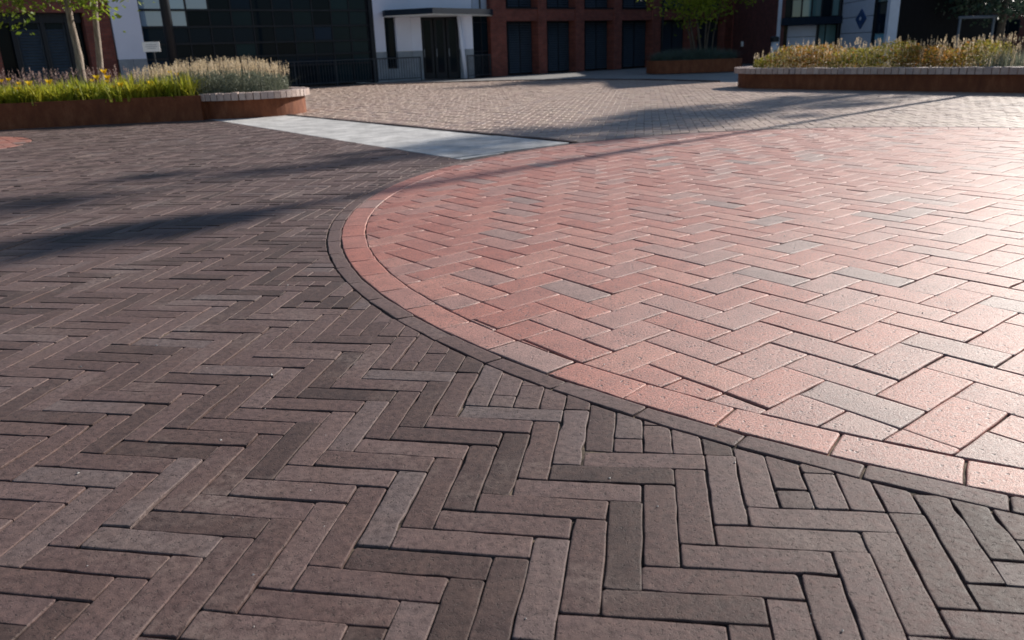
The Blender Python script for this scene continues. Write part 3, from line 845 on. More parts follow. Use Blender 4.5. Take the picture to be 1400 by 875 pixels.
# second face: wall, recessed doorway, wall
da, db = FW2.S(577, 60), FW2.S(628.5, 60)
for a0, a1 in ((.0, da), (db, s_e)):
    MB().box(FW2, a0 + .004, a1, zpl, zc - .002, -.4, -.003).build('render', M_WHITE, b)
    MB().box(FW2, a0 + .004, a1, 0, zpl - .002, -.4, .012).build('plinth_slab', M_PLINTH, b)
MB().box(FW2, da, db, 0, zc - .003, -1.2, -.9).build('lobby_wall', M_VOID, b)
dw = (db - da) / 3
for k in range(3):
    dr = MB().box(FW2, da + k * dw + .02, da + (k + 1) * dw - .02, .02, zc - .12, -.40, -.36).build('door', M_FRAME, b)
    MB().box(FW2, da + k * dw + .12, da + (k + 1) * dw - .12, .25, zc - .25, -.358, -.350).build('pane', M_GLASS, dr)
    MB().tube([FW2.p(da + k * dw + .09, -.30, .85), FW2.p(da + k * dw + .09, -.30, 1.15)], [.015, .015], 6).build('handle', M_PLINTH, dr)
# canopy
ca, cbp, cc = AT(527, 29, 31.6), AT(592, 25, 30.9), AT(671, 27, 33.4)
cpoly = [(ca[0], ca[1]), (cbp[0], cbp[1]), (cc[0], cc[1]), (cc[0] + .2, cc[1] + 1.9), (corner[0] + .15, corner[1] - .02), (ca[0] - .3, ca[1] + 1.0)]
MB().prism(cpoly, zc - .10, zc + .10).build('canopy', M_NAVY, b)
inner = [(p[0] * .985 + corner[0] * .015, p[1] * .985 + corner[1] * .015) for p in cpoly]
MB().prism(inner, zc - .13, zc - .102).build('soffit', M_SIGN, b)
cl0 = AT(637, 104, 33.0); cl1 = AT(631.5, 60, 33.0)
c_b = np.array([cl0[0], 33.0, 0.]); c_t = c_b + (cl1 - c_b) * ((zc - .131) / cl1[2])
MB().tube([c_b, c_t], [.075, .075], 12).build('canopy_column', M_WHITE, b, smooth=True)
MB().prism([(p[0], p[1]) for p in (w1a, corner, far)] + [(far[0] + back[0], far[1] + back[1]), (w1a[0] + back[0], w1a[1] + back[1])], TOP + .602, TOP + .75).build('roof_edge', M_FRAME, b)

# ---- glazed link between the white and the brick building
FB = Frame(G(692, 103.5), AZ)
s_b0 = FB.S(671.5, 60)
lk0, lk1 = far, FB.p(s_b0)
d = lk1[:2] - lk0[:2]; FK = Frame(lk0 + np.array([.02, .25, 0]), math.degrees(math.atan2(d[0], d[1])))
Lk = float(np.linalg.norm(d)) - .04
b = thing('glazed_link', 'narrow glazed link between white building and brick building', 'building', lk0)
MB().box(FK, 0, Lk, 0, TOP - .3, -1.4, -.6).build('interior', M_VOID, b)
zs = [0.05, 1.0, 2.1, 2.55, 3.05, 4.6, TOP - .4]
for j in range(len(zs) - 1):
    for k in range(2):
        a0, a1 = Lk * k / 2 + .03, Lk * (k + 1) / 2 - .03
        MB().box(FK, a0, a1, zs[j] + .02, zs[j + 1] - .02, -.1, -.08).build('spandrel_panel' if j == 3 else 'pane', M_GREYP if j == 3 else M_GLASS, b)
for k in range(3):
    MB().box(FK, Lk * k / 2 - .028, Lk * k / 2 + .028, 0, TOP - .3, -.13, -.04).build('mullion', M_FRAME, b)
for z in zs:
    MB().box(FK, 0, Lk, z - .018, z + .018, -.12, -.05).build('transom', M_FRAME, b)

# ---- brick building with pillars and blinds
b = thing('pillared_brick_building', 'brick building with rows of pillars and dark blinds', 'building', FB.p(0))
pil = [(671.5, 693), (736.5, 748), (787.5, 799), (839.5, 850), (892, 903), (943, 953), (990, 1003)]
zt = FB.Z(715, 28.5); zu = FB.Z(715, 12)
S = [(FB.S(a), FB.S(c)) for a, c in pil]
for a0, a1 in S:
    MB().box(FB, a0, a1, 0, TOP + .4, -.615, .0).build('pillar', M_BRW, b)
for k in range(len(S) - 1):
    a0, a1 = S[k][1] + .002, S[k + 1][0] - .002
    MB().box(FB, a0, a1, zt, zu, -.45, -.05).build('spandrel', M_BRW, b)
    MB().box(FB, a0, a1, zu + .002, zu + .05, -.42, -.02).build('sill', M_FRAME, b)
    MB().box(FB, a0, a1, TOP - .9, TOP + .38, -.45, -.05).build('spandrel', M_BRW, b)
    for z0, z1 in ((.02, zt - .003), (zu + .053, TOP - .903)):
        w = MB().box(FB, a0, a1, z0, z1, -.60, -.46).build('window', M_FRAME, b)
        aw = a1 - a0
        MB().box(FB, a0 + .05, a0 + aw * .22, z0 + .05, z1 - .05, -.459, -.45).build('pane', M_GLASS, w)
        sl = MB(); z = z0 + .06
        for (u0, u1) in ((.25, .58), (.62, .97)):
            z = z0 + .06
            while z < z1 - .12:
                p0, p1 = FB.p(a0 + aw * u0, -.455), FB.p(a0 + aw * u1, -.455); q0, q1 = FB.p(a0 + aw * u0, -.40), FB.p(a0 + aw * u1, -.40)
                sl.add([(p0[0], p0[1], z + .075), (p1[0], p1[1], z + .075), (q1[0], q1[1], z), (q0[0], q0[1], z), (p0[0], p0[1], z + .06), (p1[0], p1[1], z + .06)], [(0, 1, 2, 3), (5, 4, 3, 2)])
                z += .095
        tag(sl.build('blind_slats', M_LOUV, w), kind='stuff')
MB().box(FB, S[0][0] + .01, S[-1][1], 0, TOP + .2, -6, -.62).build('rear_wall', M_BRW, b)
MB().box(FB, S[0][0] - .05, S[-1][1] + .05, TOP + .402, TOP + .6, -6, .1).build('roof_edge', M_FRAME, b)
dp = S[4][1] + .06
MB().tube([FB.p(dp, .06, .1), FB.p(dp, .06, TOP)], [.04, .04], 8).build('downpipe', M_FRAME, b)

# ---- plain brick wing wall
wg0, wg1 = FB.p(S[-1][1] - .15), AT(1059.5, 60, 37.0)
d = wg1[:2] - wg0[:2]; FG = Frame(wg0, math.degrees(math.atan2(d[0], d[1]))); Lg = float(np.linalg.norm(d))
b = thing('brick_wing', 'plain dark red brick wing wall behind the far planter', 'building', wg0)
MB().box(FG, .01, Lg, 0, 5.5, -.35, 0).build('wall', M_BRW2, b)
MB().box(FG, -.1, Lg + .02, 5.502, 5.7, -.4, .1).build('roof_edge', M_FRAME, b)
la = FG.at(1016, 60)
lamp = MB().box(FG, la[0] - .06, la[0] + .06, la[1] - .12, la[1] + .12, .002, .10).build('wall_lamp', M_SIGN, b)
MB().box(FG, la[0] - .16, la[0] - .062, la[1] - .03, la[1] + .03, .002, .06).build('lamp_bracket', M_SIGN, b)

# ---- pale entrance building: teal glass, grey cladding, blue diamond
YG = 37.0
q0, q1 = AT(1060, 60, YG), AT(1147.5, 60, YG - .3)
d = q1[:2] - q0[:2]; FE = Frame(q0, math.degrees(math.atan2(d[0], d[1]))); Le = float(np.linalg.norm(d))
b = thing('entrance_building', 'pale clad entrance building with teal glass and blue diamond sign', 'building', q0)
zb0, zb1 = FE.Z(1105, 33.5), FE.Z(1105, 23.5)
MB().box(FE, .02, FE.S(1067, 40), 0, TOP + .8, -1, 0).build('edge_panel', M_GREYP, b)
ex0 = FE.S(1067.5, 40); ex1 = Le - .02
MB().box(FE, ex0, ex1, zb0, zb1, -.5, .18).build('dark_fascia', M_NAVY, b)
n = 6
for k in range(n):
    a0, a1 = ex0 + (ex1 - ex0) * k / n, ex0 + (ex1 - ex0) * (k + 1) / n
    for z0, z1 in ((zb1 + .01, zb1 + .75), (zb1 + .75, zb1 + 1.5), (zb1 + 1.5, zb1 + 2.7), (zb1 + 2.7, TOP + .6)):
        MB().box(FE, a0 + .03, a1 - .03, z0 + .025, z1 - .025, -.1, -.08).build('pane', M_GLASS if k in (0, 4) else M_TEAL, b)
    MB().box(FE, a0 - .025, a0 + .025, zb1 + .003, TOP + .7, -.14, -.03).build('mullion', M_FRAME, b)
for z in (zb1 + .75, zb1 + 1.5, zb1 + 2.7):
    MB().box(FE, ex0, ex1, z - .02, z + .02, -.13, -.04).build('transom', M_FRAME, b)
MB().box(FE, ex0, ex1, 0, TOP + .5, -3.2, -3.0).build('back_wall', M_VOID, b)
# porch under the fascia: white panels and glass
pa, pb_ = FE.S(1081, 50), FE.S(1121, 50)
zz = [0, .55, 1.15, zb0 - .005]
for j in range(3):
    MB().box(FE, pa, pb_, zz[j] + .01, zz[j + 1] - .01, -.75, -.70).build('white_panel', M_WHITE, b)
for a0, a1 in ((ex0 + .15, pa - .03), (pb_ + .08, ex1 - .5), (ex1 - .45, ex1 - .03)):
    MB().box(FE, a0, a1, .05, zb0 - .03, -.6, -.57).build('pane', M_TEAL if a0 > pb_ else M_GLASS, b)
MB().box(FE, pb_, pb_ + .07, 0, zb0 - .002, -.75, -.5).build('mullion', M_FRAME, b)
# grey clad wall that comes forward on the right
q2 = AT(1190, 60, 32.6)
d = q2[:2] - q1[:2]; FC = Frame(q1, math.degrees(math.atan2(d[0], d[1]))); Lc = float(np.linalg.norm(d))
z = 0.0; k = 0
while z < TOP + .5:
    MB().box(FC, .0, Lc, z + .012, z + .60, -.6, 0).build('cladding_panel', M_GREYP, b)
    z += .612
dm = FC.at(1178, 26)
ds = .38
for nm, mt, s_, dd in (('diamond_sign', M_BLUE, ds, .05), ('sign_mark', M_GREYP, ds * .22, .062)):
    pts = []
    for (u, v) in ((-1, 0), (0, -1), (1, 0), (0, 1)):
        f = FC.p(dm[0] + u * s_ * 1.7, dd, 0); g = FC.p(dm[0] + u * s_ * 1.7, dd - .045, 0)
        pts.append((f, g, dm[1] + v * s_ + (.02 if nm == 'sign_mark' else 0)))
    vs = [(f[0], f[1], z_) for f, g, z_ in pts] + [(g[0], g[1], z_) for f, g, z_ in pts]
    MB().add(vs, [(0, 1, 2, 3), (7, 6, 5, 4)] + [(i, i + 4, (i + 1) % 4 + 4, (i + 1) % 4) for i in range(4)]).build(nm, mt, b)
MB().tube([FC.p(-.02, .10, 0), FC.p(-.02, .10, TOP)], [.06, .06], 8).build('downpipe', M_FRAME, b)
# corner glazing and pale end post
q3 = AT(1209, 60, 31.2)
d = q3[:2] - q2[:2]; FD = Frame(q2, math.degrees(math.atan2(d[0], d[1]))); Ld = float(np.linalg.norm(d))
for j in range(6):
    MB().box(FD, .1, Ld - .02, .1 + j * 1.1, 1.16 + j * 1.1, -.12, -.1).build('pane', M_GLASS if j == 1 else M_TEAL, b)
    MB().box(FD, .03, Ld, 1.165 + j * 1.1, 1.195 + j * 1.1, -.13, -.05).build('transom', M_FRAME, b)
MB().box(FD, .0, .09, 0, TOP, -.14, .0).build('mullion', M_FRAME, b)
MB().box(FD, Ld, Ld + .28, 0, TOP + .6, -.3, .05).build('edge_panel', M_GREYP, b)
far_c = FD.p(Ld + .1)
MB().prism([(q0[0] + .05, q0[1] + .1), (q1[0], q1[1] + .1), (q2[0] + .05, q2[1]), (far_c[0] + .2, far_c[1]), (far_c[0] + 4, far_c[1] + 3), (q0[0] + 3, q0[1] + 6)], TOP + .82, TOP + 1.0).build('roof', M_FRAME, b)

sun_block = [FE.p(.05, -1.0), FE.p(Le - .05, -1.0), FC.p(.5, -.62), FC.p(Lc, -.62), FD.p(Ld, -.35), FD.p(Ld, -.35) + np.array([5, 2.5, 0]), FE.p(.05, -1.0) + np.array([4, 7, 0])]
MB().prism([(p[0], p[1]) for p in sun_block], 0, TOP + .4).build('sun_block', M_VOID, b)  # unseen solid mass added to keep sun off the porch from behind
# bollard-like service post beside the wing
pp = AT(1058, 70, 33.0)
sp = thing('service_post', 'pale grey service post with dark cap beside the brick wing', 'post', (pp[0], 33.0, 0))
MB().tube([(pp[0], 33, 0), (pp[0], 33, AT(1058, 57, 33)[2])], [.13, .13], 12).build('column', M_GREYP, sp, smooth=True)
zt_ = AT(1058, 57, 33)[2]
MB().tube([(pp[0], 33, zt_), (pp[0], 33, zt_ + .16), (pp[0], 33, zt_ + .2)], [.17, .17, .08], 12).build('cap', M_FRAME, sp)

# ---- set-back brick building on the far right
rb0, rb1 = AT(1200, 60, 43.0), AT(1470, 60, 38.0)
d = rb1[:2] - rb0[:2]; FR_ = Frame(rb0, math.degrees(math.atan2(d[0], d[1]))); Lr = float(np.linalg.norm(d))
b = thing('far_brick_building', 'dark brick building with blue windows behind the right hand trees', 'building', rb0)
MB().box(FR_, 0, Lr, 0, TOP, -5, 0).build('wall', M_BRW2, b)
MB().box(FR_, -.1, Lr, TOP + .002, TOP + .2, -5, .12).build('roof_edge', M_FRAME, b)
for px in (1247, 1310, 1372, 1432):
    sa = FR_.S(px, 30)
    for y0, y1 in ((47, 27), (12, -14)):
        z0, z1 = FR_.Z(px, y0), FR_.Z(px, y1)
        w = MB().box(FR_, sa - .7, sa + .7, z0, z1, .002, .05).build('window', M_FRAME, b)
        for k in range(3):
            MB().box(FR_, sa - .66 + k * .45, sa - .25 + k * .45, z0 + .05, z1 - .05, .052, .058).build('pane', M_GLASS, w)
# pale metal frame
fx0, fx1 = AT(1311, 40, 30.), AT(1357, 40, 30.)
fr = thing('metal_frame', 'pale grey square metal frame behind the right planter grasses', 'frame', (fx0[0], 30, 0))
zf = AT(1335, 25, 30.)[2]
MB().tube([(fx0[0], 30, 0), (fx0[0], 30, zf)], [.045, .045], 8).build('post', M_POST, fr)
MB().tube([(fx1[0], 30, 0), (fx1[0], 30, zf)], [.045, .045], 8).build('post', M_POST, fr)
MB().tube([(fx0[0] - .06, 30, zf + .04), (fx1[0] + .06, 30, zf + .04)], [.05, .05], 8).build('top_bar', M_POST, fr)

# ---- railings
def railing(label, p0, p1, h=.86, step=.115):
    p0 = np.array(p0[:2]); p1 = np.array(p1[:2]); L = np.linalg.norm(p1 - p0); e = (p1 - p0) / L
    R_ = thing('railing', label, 'railing', (p0[0], p0[1], 0))
    at = lambda s, z: (p0[0] + e[0] * s, p0[1] + e[1] * s, z)
    MB().tube([at(0, h), at(L, h)], [.022, .022], 6).build('top_rail', M_RAIL, R_)
    MB().tube([at(0, .10), at(L, .10)], [.016, .016], 6).build('bottom_rail', M_RAIL, R_)
    n_ = max(1, int(round(L / 1.7)))
    for k in range(n_ + 1):
        MB().tube([at(L * k / n_, 0), at(L * k / n_, h + .02)], [.026, .026], 6).build('post', M_RAIL, R_)
    bars = MB(); s = step
    while s < L:
        bars.tube([at(s, .1), at(s, h)], [.009, .009], 4, False); s += step
    tag(bars.build('bars', M_RAIL, R_), kind='stuff')
rl = lambda px, d: FL.p(FL.S(px, 115, d), d)
railing('dark vertical bar railing in front of the glass front', rl(345, .55), rl(514, .55))
railing('dark bar railing under the white building slit window', rl(514.5, .55), rl(577, .55))
railing('short dark railing beside the canopy column', AT(640, 100, 32.4), AT(671, 100, 34.0))

# ------------------------------------------------------------------ planters
M_SOIL = mat_sand('planter_soil', (.035, .026, .02), (.06, .045, .033))
M_COPE = mat_red_brick('coping_brick', [(0, (.38, .27, .23)), (.4, (.48, .37, .32)), (.7, (.43, .31, .26)), (1, (.36, .28, .26))], .5, (.5, .7))

def offset_path(P, d):
    """shift an open polyline to its right side by d"""
    P = np.array(P, float); T = np.gradient(P, axis=0); T /= np.linalg.norm(T, axis=1)[:, None]
    return P + np.stack([T[:, 1], -T[:, 0]], -1) * d

def resample(P, step):
    P = np.array(P, float); s = np.r_[0, np.cumsum(np.linalg.norm(np.diff(P, axis=0), axis=1))]
    n = max(2, int(round(s[-1] / step)) + 1); t = np.linspace(0, s[-1], n)
    return np.stack([np.interp(t, s, P[:, 0]), np.interp(t, s, P[:, 1])], -1)

def wall_path(P, th, z0, z1, name, mat, parent):
    """upright sheet of thickness th along a polyline (outside on its right)"""
    m = MB(); A = offset_path(P, 0); B = offset_path(P, -th); n = len(P)
    vs = [(a[0], a[1], z0) for a in A] + [(a[0], a[1], z1) for a in A] + [(a[0], a[1], z0) for a in B] + [(a[0], a[1], z1) for a in B]
    fs = []
    for i in range(n - 1):
        fs += [(i, i + 1, n + i + 1, n + i), (2 * n + i + 1, 2 * n + i, 3 * n + i, 3 * n + i + 1), (n + i, n + i + 1, 3 * n + i + 1, 3 * n + i)]
    fs += [(0, n, 3 * n, 2 * n), (n - 1, 3 * n - 1, 4 * n - 1, 2 * n - 1)]
    return m.add(vs, fs).build(name, mat, parent)

def coping(P, parent, w_out, w_in, z0, z1, size, seed):
    r = np.random.default_rng(seed)
    Q = resample(P, size); A = offset_path(Q, w_out); B = offset_path(Q, -w_in)
    for i in range(len(Q) - 1):
        g = .006 * r.uniform(.6, 1.5)
        q = shrink([A[i], A[i + 1], B[i + 1], B[i]], g)
        if q is None: continue
        me, c = worn_brick(q, r, .0025, .0012, .003, z0 - z1, .003, .006, .003, r.random(), .12)
        me.materials.append(M_COPE); o = bpy.data.objects.new('coping_brick', me); col.objects.link(o); o.parent = parent
        pl = parent.location; o.location = (c[0] - pl[0], c[1] - pl[1], z1)

def soil(poly, z, parent):
    MB().add([(p[0], p[1], z) for p in poly], [tuple(range(len(poly)))]).build('soil', M_SOIL, parent)

HP = .45
# left planter: straight steel front, rounded nose with brick coping
NC = np.array([-5.0, 16.0]); NR = 1.10
front = resample([(-12.5, 12.75), (-10.5, 13.45), (-8.75, 14.08), (-7.2, 14.6), (-5.52, 14.82)], .35)
a_ = np.radians(np.linspace(-112, 88, 40))
nose = np.stack([NC[0] + NR * np.cos(a_), NC[1] + NR * np.sin(a_)], -1)
nose = np.concatenate([[(-5.50, 14.97)], nose])
backp = resample([tuple(nose[-1] + np.array([-.02, 0])), (-7.5, 17.2), (-12.5, 16.6)], .5)
pl_left = thing('planter', 'low rusty steel planter with rounded brick coped end, at left', 'planter', (-6.5, 15.5, 0))
wall_path(front, .05, 0, HP - .015, 'steel_side', M_CORTEN, pl_left)
wall_path(nose, .05, 0, HP - .125, 'curved_steel_side', M_CORTEN, pl_left)
wall_path(backp, .05, 0, HP - .015, 'steel_side', M_CORTEN, pl_left)
MB().prism([(-5.52, 14.82), (-5.52, 15.05), (-5.47, 15.05), (-5.47, 14.822)], 0, HP - .016).build('steel_end', M_CORTEN, pl_left)
coping(nose, pl_left, .10, .22, HP - .123, HP, .118, 71)
inner_l = np.concatenate([offset_path(front, -.06), offset_path(nose, -.1), offset_path(backp, -.06)])
soil(inner_l, HP - .07, pl_left)

# right planter: long, coping all round
RC = np.array([6.75, 19.6]); RR = 1.15; RT = np.array([.634, -.773]); RNf = np.array([-.773, -.634])
a_ = np.radians(np.linspace(219.4, 39.4, 30))[::-1]
semi = np.stack([RC[0] + RR * np.cos(a_), RC[1] + RR * np.sin(a_)], -1)
L_ = 7.2
pf = semi[-1]
rpath = np.concatenate([semi, [pf + RT * k * .4 for k in range(1, int(L_ / .4))]])
bk = semi[0]
endc = RC + RT * (L_ - .4)
a2 = np.radians(np.linspace(219.4, 399.4, 20))
semi2 = np.stack([endc[0] + RR * np.cos(a2), endc[1] + RR * np.sin(a2)], -1)
rpath = np.concatenate([rpath, semi2[1:], [semi2[-1] - RT * k * .4 for k in range(1, int(L_ / .4))]])
pl_right = thing('planter', 'long rusty steel planter with brick coping at right edge', 'planter', (RC[0] + 1.5, RC[1] - 1.5, 0))
wall_path(rpath, .05, 0, HP - .125, 'curved_steel_side', M_CORTEN, pl_right)
coping(rpath, pl_right, .11, .24, HP - .123, HP, .142, 72)
soil(offset_path(rpath, -.1), HP - .07, pl_right)

# far planter without coping
fa = np.linspace(0, 2 * math.pi, 40)
fpath = np.stack([7.25 + 1.75 * np.sign(np.cos(fa)) * np.abs(np.cos(fa)) ** .6, 31.7 + 1.15 * np.sign(np.sin(fa)) * np.abs(np.sin(fa)) ** .6], -1)
pl_far = thing('planter', 'rusty steel planter in the shade before the brick wing', 'planter', (7.25, 31.7, 0))
wall_path(fpath[::1], .05, 0, .46, 'curved_steel_side', M_CORTEN, pl_far)
soil(fpath[:-1], .40, pl_far)

# ------------------------------------------------------------------ plants
def mat_leaf(name, c0, c1, trans=.4, rough=.5):
    t = NT(name)
    c = t.mix(t.attr('rnd'), c0, c1)
    c = t.mix(.5, c, t.ramp(t.noise(4, 2), [(.3, (.7, .7, .7)), (.7, (1.3, 1.3, 1.3))]), 'MULTIPLY')
    b = t.principled(c, rough, None, 0.0, .35)
    tr = t.n('BsdfTranslucent'); t.l(c, tr.inputs['Color'])
    mx = t.n('MixShader'); mx.inputs[0].default_value = trans
    t.l(b.outputs[0], mx.inputs[1]); t.l(tr.outputs[0], mx.inputs[2]); t.l(mx.outputs[0], t.out.inputs['Surface'])
    return t.m

def blades(bases, h, lean, width, r, seg=3, curl=.6):
    """curved tapered blades; bases (N,3)"""
    N = len(bases); az = r.random(N) * 2 * np.pi; H = h * r.uniform(.6, 1.15, N); ln = np.abs(r.normal(0, lean, N)) * H
    d = np.stack([np.cos(az), np.sin(az)], -1); wdir = np.stack([-np.sin(az + r.normal(0, .6, N)), np.cos(az)], -1)
    wd = width * r.uniform(.6, 1.3, N)
    rows = []
    for k in range(seg + 1):
        s = k / seg
        c = np.c_[bases[:, :2] + d * (ln * s ** 1.8)[:, None], bases[:, 2] + H * (s - curl * .25 * s ** 3 * np.minimum(1, ln / H))]
        w = wd * (1 - s) ** .7 * .5
        if k < seg:
            rows += [np.c_[c[:, :2] - wdir * w[:, None], c[:, 2]], np.c_[c[:, :2] + wdir * w[:, None], c[:, 2]]]
        else: rows.append(c)
    V = np.stack(rows, 1); m = V.shape[1]
    f = []; cnt = []
    for k in range(seg - 1): f += [2 * k, 2 * k + 1, 2 * k + 3, 2 * k + 2]; cnt.append(4)
    f += [2 * seg - 2, 2 * seg - 1, 2 * seg]; cnt.append(3)
    L = (np.array(f)[None] + (np.arange(N) * m)[:, None]).ravel()
    return V.reshape(-1, 3), np.tile(cnt, N), L, np.repeat(r.random(N), len(cnt)), V[:, -1]

def leaves(C, size, r, up=.3, stretch=2.0, rn=None):
    """pointed leaf quads at points C"""
    N = len(C); n = r.normal(0, 1, (N, 3)); n[:, 2] = np.abs(n[:, 2]) + up; n /= np.linalg.norm(n, axis=1)[:, None]
    a = r.normal(0, 1, (N, 3)); a -= n * (a * n).sum(1)[:, None]; a /= np.linalg.norm(a, axis=1)[:, None]; b = np.cross(n, a)
    s = size * r.uniform(.6, 1.35, N)[:, None]
    V = np.stack([C - a * s * .5, C + b * s * .5 / stretch + n * s * .08, C + a * s * .5, C - b * s * .5 / stretch + n * s * .08], 1)
    L = np.arange(4 * N); return V.reshape(-1, 3), np.full(N, 4), L, (r.random(N) if rn is None else rn)

def join(parts):
    V, Cn, L, A = [], [], [], []; off = 0
    for v, c, l, a in parts:
        V.append(v); Cn.append(c); L.append(l + off); A.append(a); off += len(v)
    return np.concatenate(V), np.concatenate(Cn), np.concatenate(L), np.concatenate(A)

def green(name, parts, mat, parent=None, loc=(0, 0, 0)):
    V, Cn, L, A = join(parts); me = raw_mesh(name, V - np.array(loc), Cn, L, False, {'rnd': A}); me.materials.append(mat)
    o = bpy.data.objects.new(name, me); col.objects.link(o)
    if parent is not None: o.parent = parent
    else: o.location = loc
    return o

def in_poly(p, poly):
    x, y = p[:, 0], p[:, 1]; c = np.zeros(len(p), bool); n = len(poly)
    for i in range(n):
        x0, y0 = poly[i]; x1, y1 = poly[i - 1]
        c ^= ((y0 > y) != (y1 > y)) & (x < (x1 - x0) * (y - y0) / (y1 - y0 + 1e-12) + x0)
    return c

def scatter(poly, n, r):
    poly = np.array(poly); lo, hi = poly.min(0), poly.max(0); out = np.zeros((0, 2))
    while len(out) < n:
        p = lo + (hi - lo) * r.random((n * 2, 2)); out = np.concatenate([out, p[in_poly(p, poly)]])
    return out[:n]

def spikes(tips, h, w, r, n=7):
    """feathery seed heads: little crossed leaflets up a stalk"""
    N = len(tips); C = np.repeat(tips, n, 0); k = np.tile(np.arange(n), N) / n
    hh = np.repeat(h * r.uniform(.6, 1.3, N), n)
    C = C + np.c_[r.normal(0, w * .35, N * n), r.normal(0, w * .35, N * n), k * hh]
    v, c, l, a = leaves(C, w * 2.0, r, 0.0, 1.8)
    return v, c, l, np.repeat(r.random(N), n)

ML_LILY = mat_leaf('lily_leaf', (.20, .26, .022), (.52, .47, .05), .5)
ML_FLOW = mat_leaf('yellow_petal', (.80, .50, .015), (.85, .60, .03), .35)
ML_SAGE = mat_leaf('sage_leaf', (.13, .155, .11), (.24, .25, .18), .35)
ML_SEED = mat_leaf('straw_seed', (.50, .39, .25), (.72, .58, .40), .4)
ML_PURP = mat_leaf('purple_seed', (.24, .16, .15), (.40, .28, .24), .4)
ML_AUT = mat_leaf('autumn_leaf', (.16, .14, .022), (.44, .19, .045), .5)
ML_AUT2 = mat_leaf('olive_leaf', (.10, .13, .02), (.36, .29, .045), .5)
ML_BLUE = mat_leaf('blue_grass', (.075, .115, .095), (.13, .17, .14), .3)
ML_TREE = mat_leaf('tree_leaf', (.09, .16, .018), (.26, .32, .03), .55)
ML_TREE2 = mat_leaf('far_tree_leaf', (.13, .20, .02), (.34, .38, .04), .55)
ML_CONI = mat_leaf('needle_leaf', (.022, .045, .030), (.055, .085, .05), .25)
def mat_bark(name, c0, c1):
    t = NT(name)
    mp = t.n('Mapping'); mp.inputs['Scale'].default_value = (14, 14, 2.5); t.l(t.pos(), mp.inputs['Vector'])
    a = t.noise(2.0, 5, .65, mp.outputs[0])
    t.principled(t.mix(t.mapr(a, .35, .65, 0, 1), c0, c1), .85, t.bump(a, .7, .02), spec=.25); return t.m
M_BARK = mat_bark('pale_bark', (.15, .115, .09), (.36, .30, .25))
M_BARK2 = mat_bark('dark_bark', (.05, .04, .032), (.12, .095, .075))
r = np.random.default_rng(101)

# day lilies along the front of the left planter, one clump each
lily_spots = []
for k in range(19):
    f = (k + .5) / 19
    x = -10.6 + f * 4.9
    yf = np.interp(x, front[:, 0], front[:, 1])
    for row in (0, 1, 2):
        lily_spots.append((x + r.normal(0, .10), yf + .26 + row * .46 + r.normal(0, .06), row))
flower_px = [(24, 122), (45, 126), (40, 114), (67, 112), (106, 124), (132, 106), (142, 98), (147, 106), (157, 120), (165, 116), (186, 119), (206, 114)]
fl_w = [AT(px, py, 14.95 if px > 100 else 14.6) for px, py in flower_px]
for _ in range(12):
    x_ = r.uniform(-10.2, -5.9); fl_w.append(np.array([x_, np.interp(x_, front[:, 0], front[:, 1]) + r.uniform(.1, 1.0), HP + r.uniform(.24, .42)]))
fl_left = list(range(len(fl_w)))
clumps = []
for i, (x, y, row) in enumerate(lily_spots):
    c = thing('daylily', 'yellow green daylily clump in the front of the left planter', 'plant', (x, y, HP - .07), 'daylilies in the left planter')
    n = 105
    bs = np.c_[x + r.normal(0, .09, n), y + r.normal(0, .08, n), np.full(n, HP - .07)]
    sz_ = r.uniform(.72, 1.2)
    v, cn, l, a, tip = blades(bs, (.43 - .02 * row) * sz_, .72, .034, r, 3, 1.8)
    a = np.clip(a * .7 + r.random() * .45 - .05, 0, 1)
    loc = (x, y, HP - .07)
    me = raw_mesh('leaves', v - np.array(loc), cn, l, False, {'rnd': a}); me.materials.append(ML_LILY)
    o = bpy.data.objects.new('leaves', me); col.objects.link(o); o.parent = c
    clumps.append((c, x, y))
for i, w in enumerate(fl_w):
    c, x, y = min(clumps, key=lambda q: (q[1] - w[0]) ** 2 + (q[2] - w[1]) ** 2)
    loc = np.array([x, y, HP - .07]); m = MB(); fz = 1.0 if i < len(flower_px) else .7
    for k in range(6):
        a = k * math.pi / 3 + .3; d = np.array([math.cos(a), math.sin(a), 0]); s_ = np.array([-d[1], d[0], 0])
        m.add([w + fz * np.array([0, 0, -.05]), w + fz * (d * .035 + s_ * .028 + np.array([0, 0, .01])), w + fz * (d * .07 + np.array([0, 0, .05])), w + fz * (d * .035 - s_ * .028 + np.array([0, 0, .01]))], [(0, 1, 2, 3)])
    me = bpy.data.meshes.new('flower'); me.from_pydata([tuple(np.array(p) - loc) for p in m.v], [], m.f); me.materials.append(ML_FLOW)
    at_ = me.attributes.new('rnd', 'FLOAT', 'FACE'); at_.data.foreach_set('value', np.full(len(me.polygons), r.random(), np.float32))
    o = bpy.data.objects.new('flower', me); col.objects.link(o); o.parent = c
    c['label'] = 'daylily clump with open yellow flower in the left planter'
    st = MB().tube([(x, y, HP - .07), ((x + w[0]) / 2, (y + w[1]) / 2, w[2] * .7), tuple(w - np.array([0, 0, .02]))], [.005, .004, .003], 4).build('stalk', ML_LILY, c)

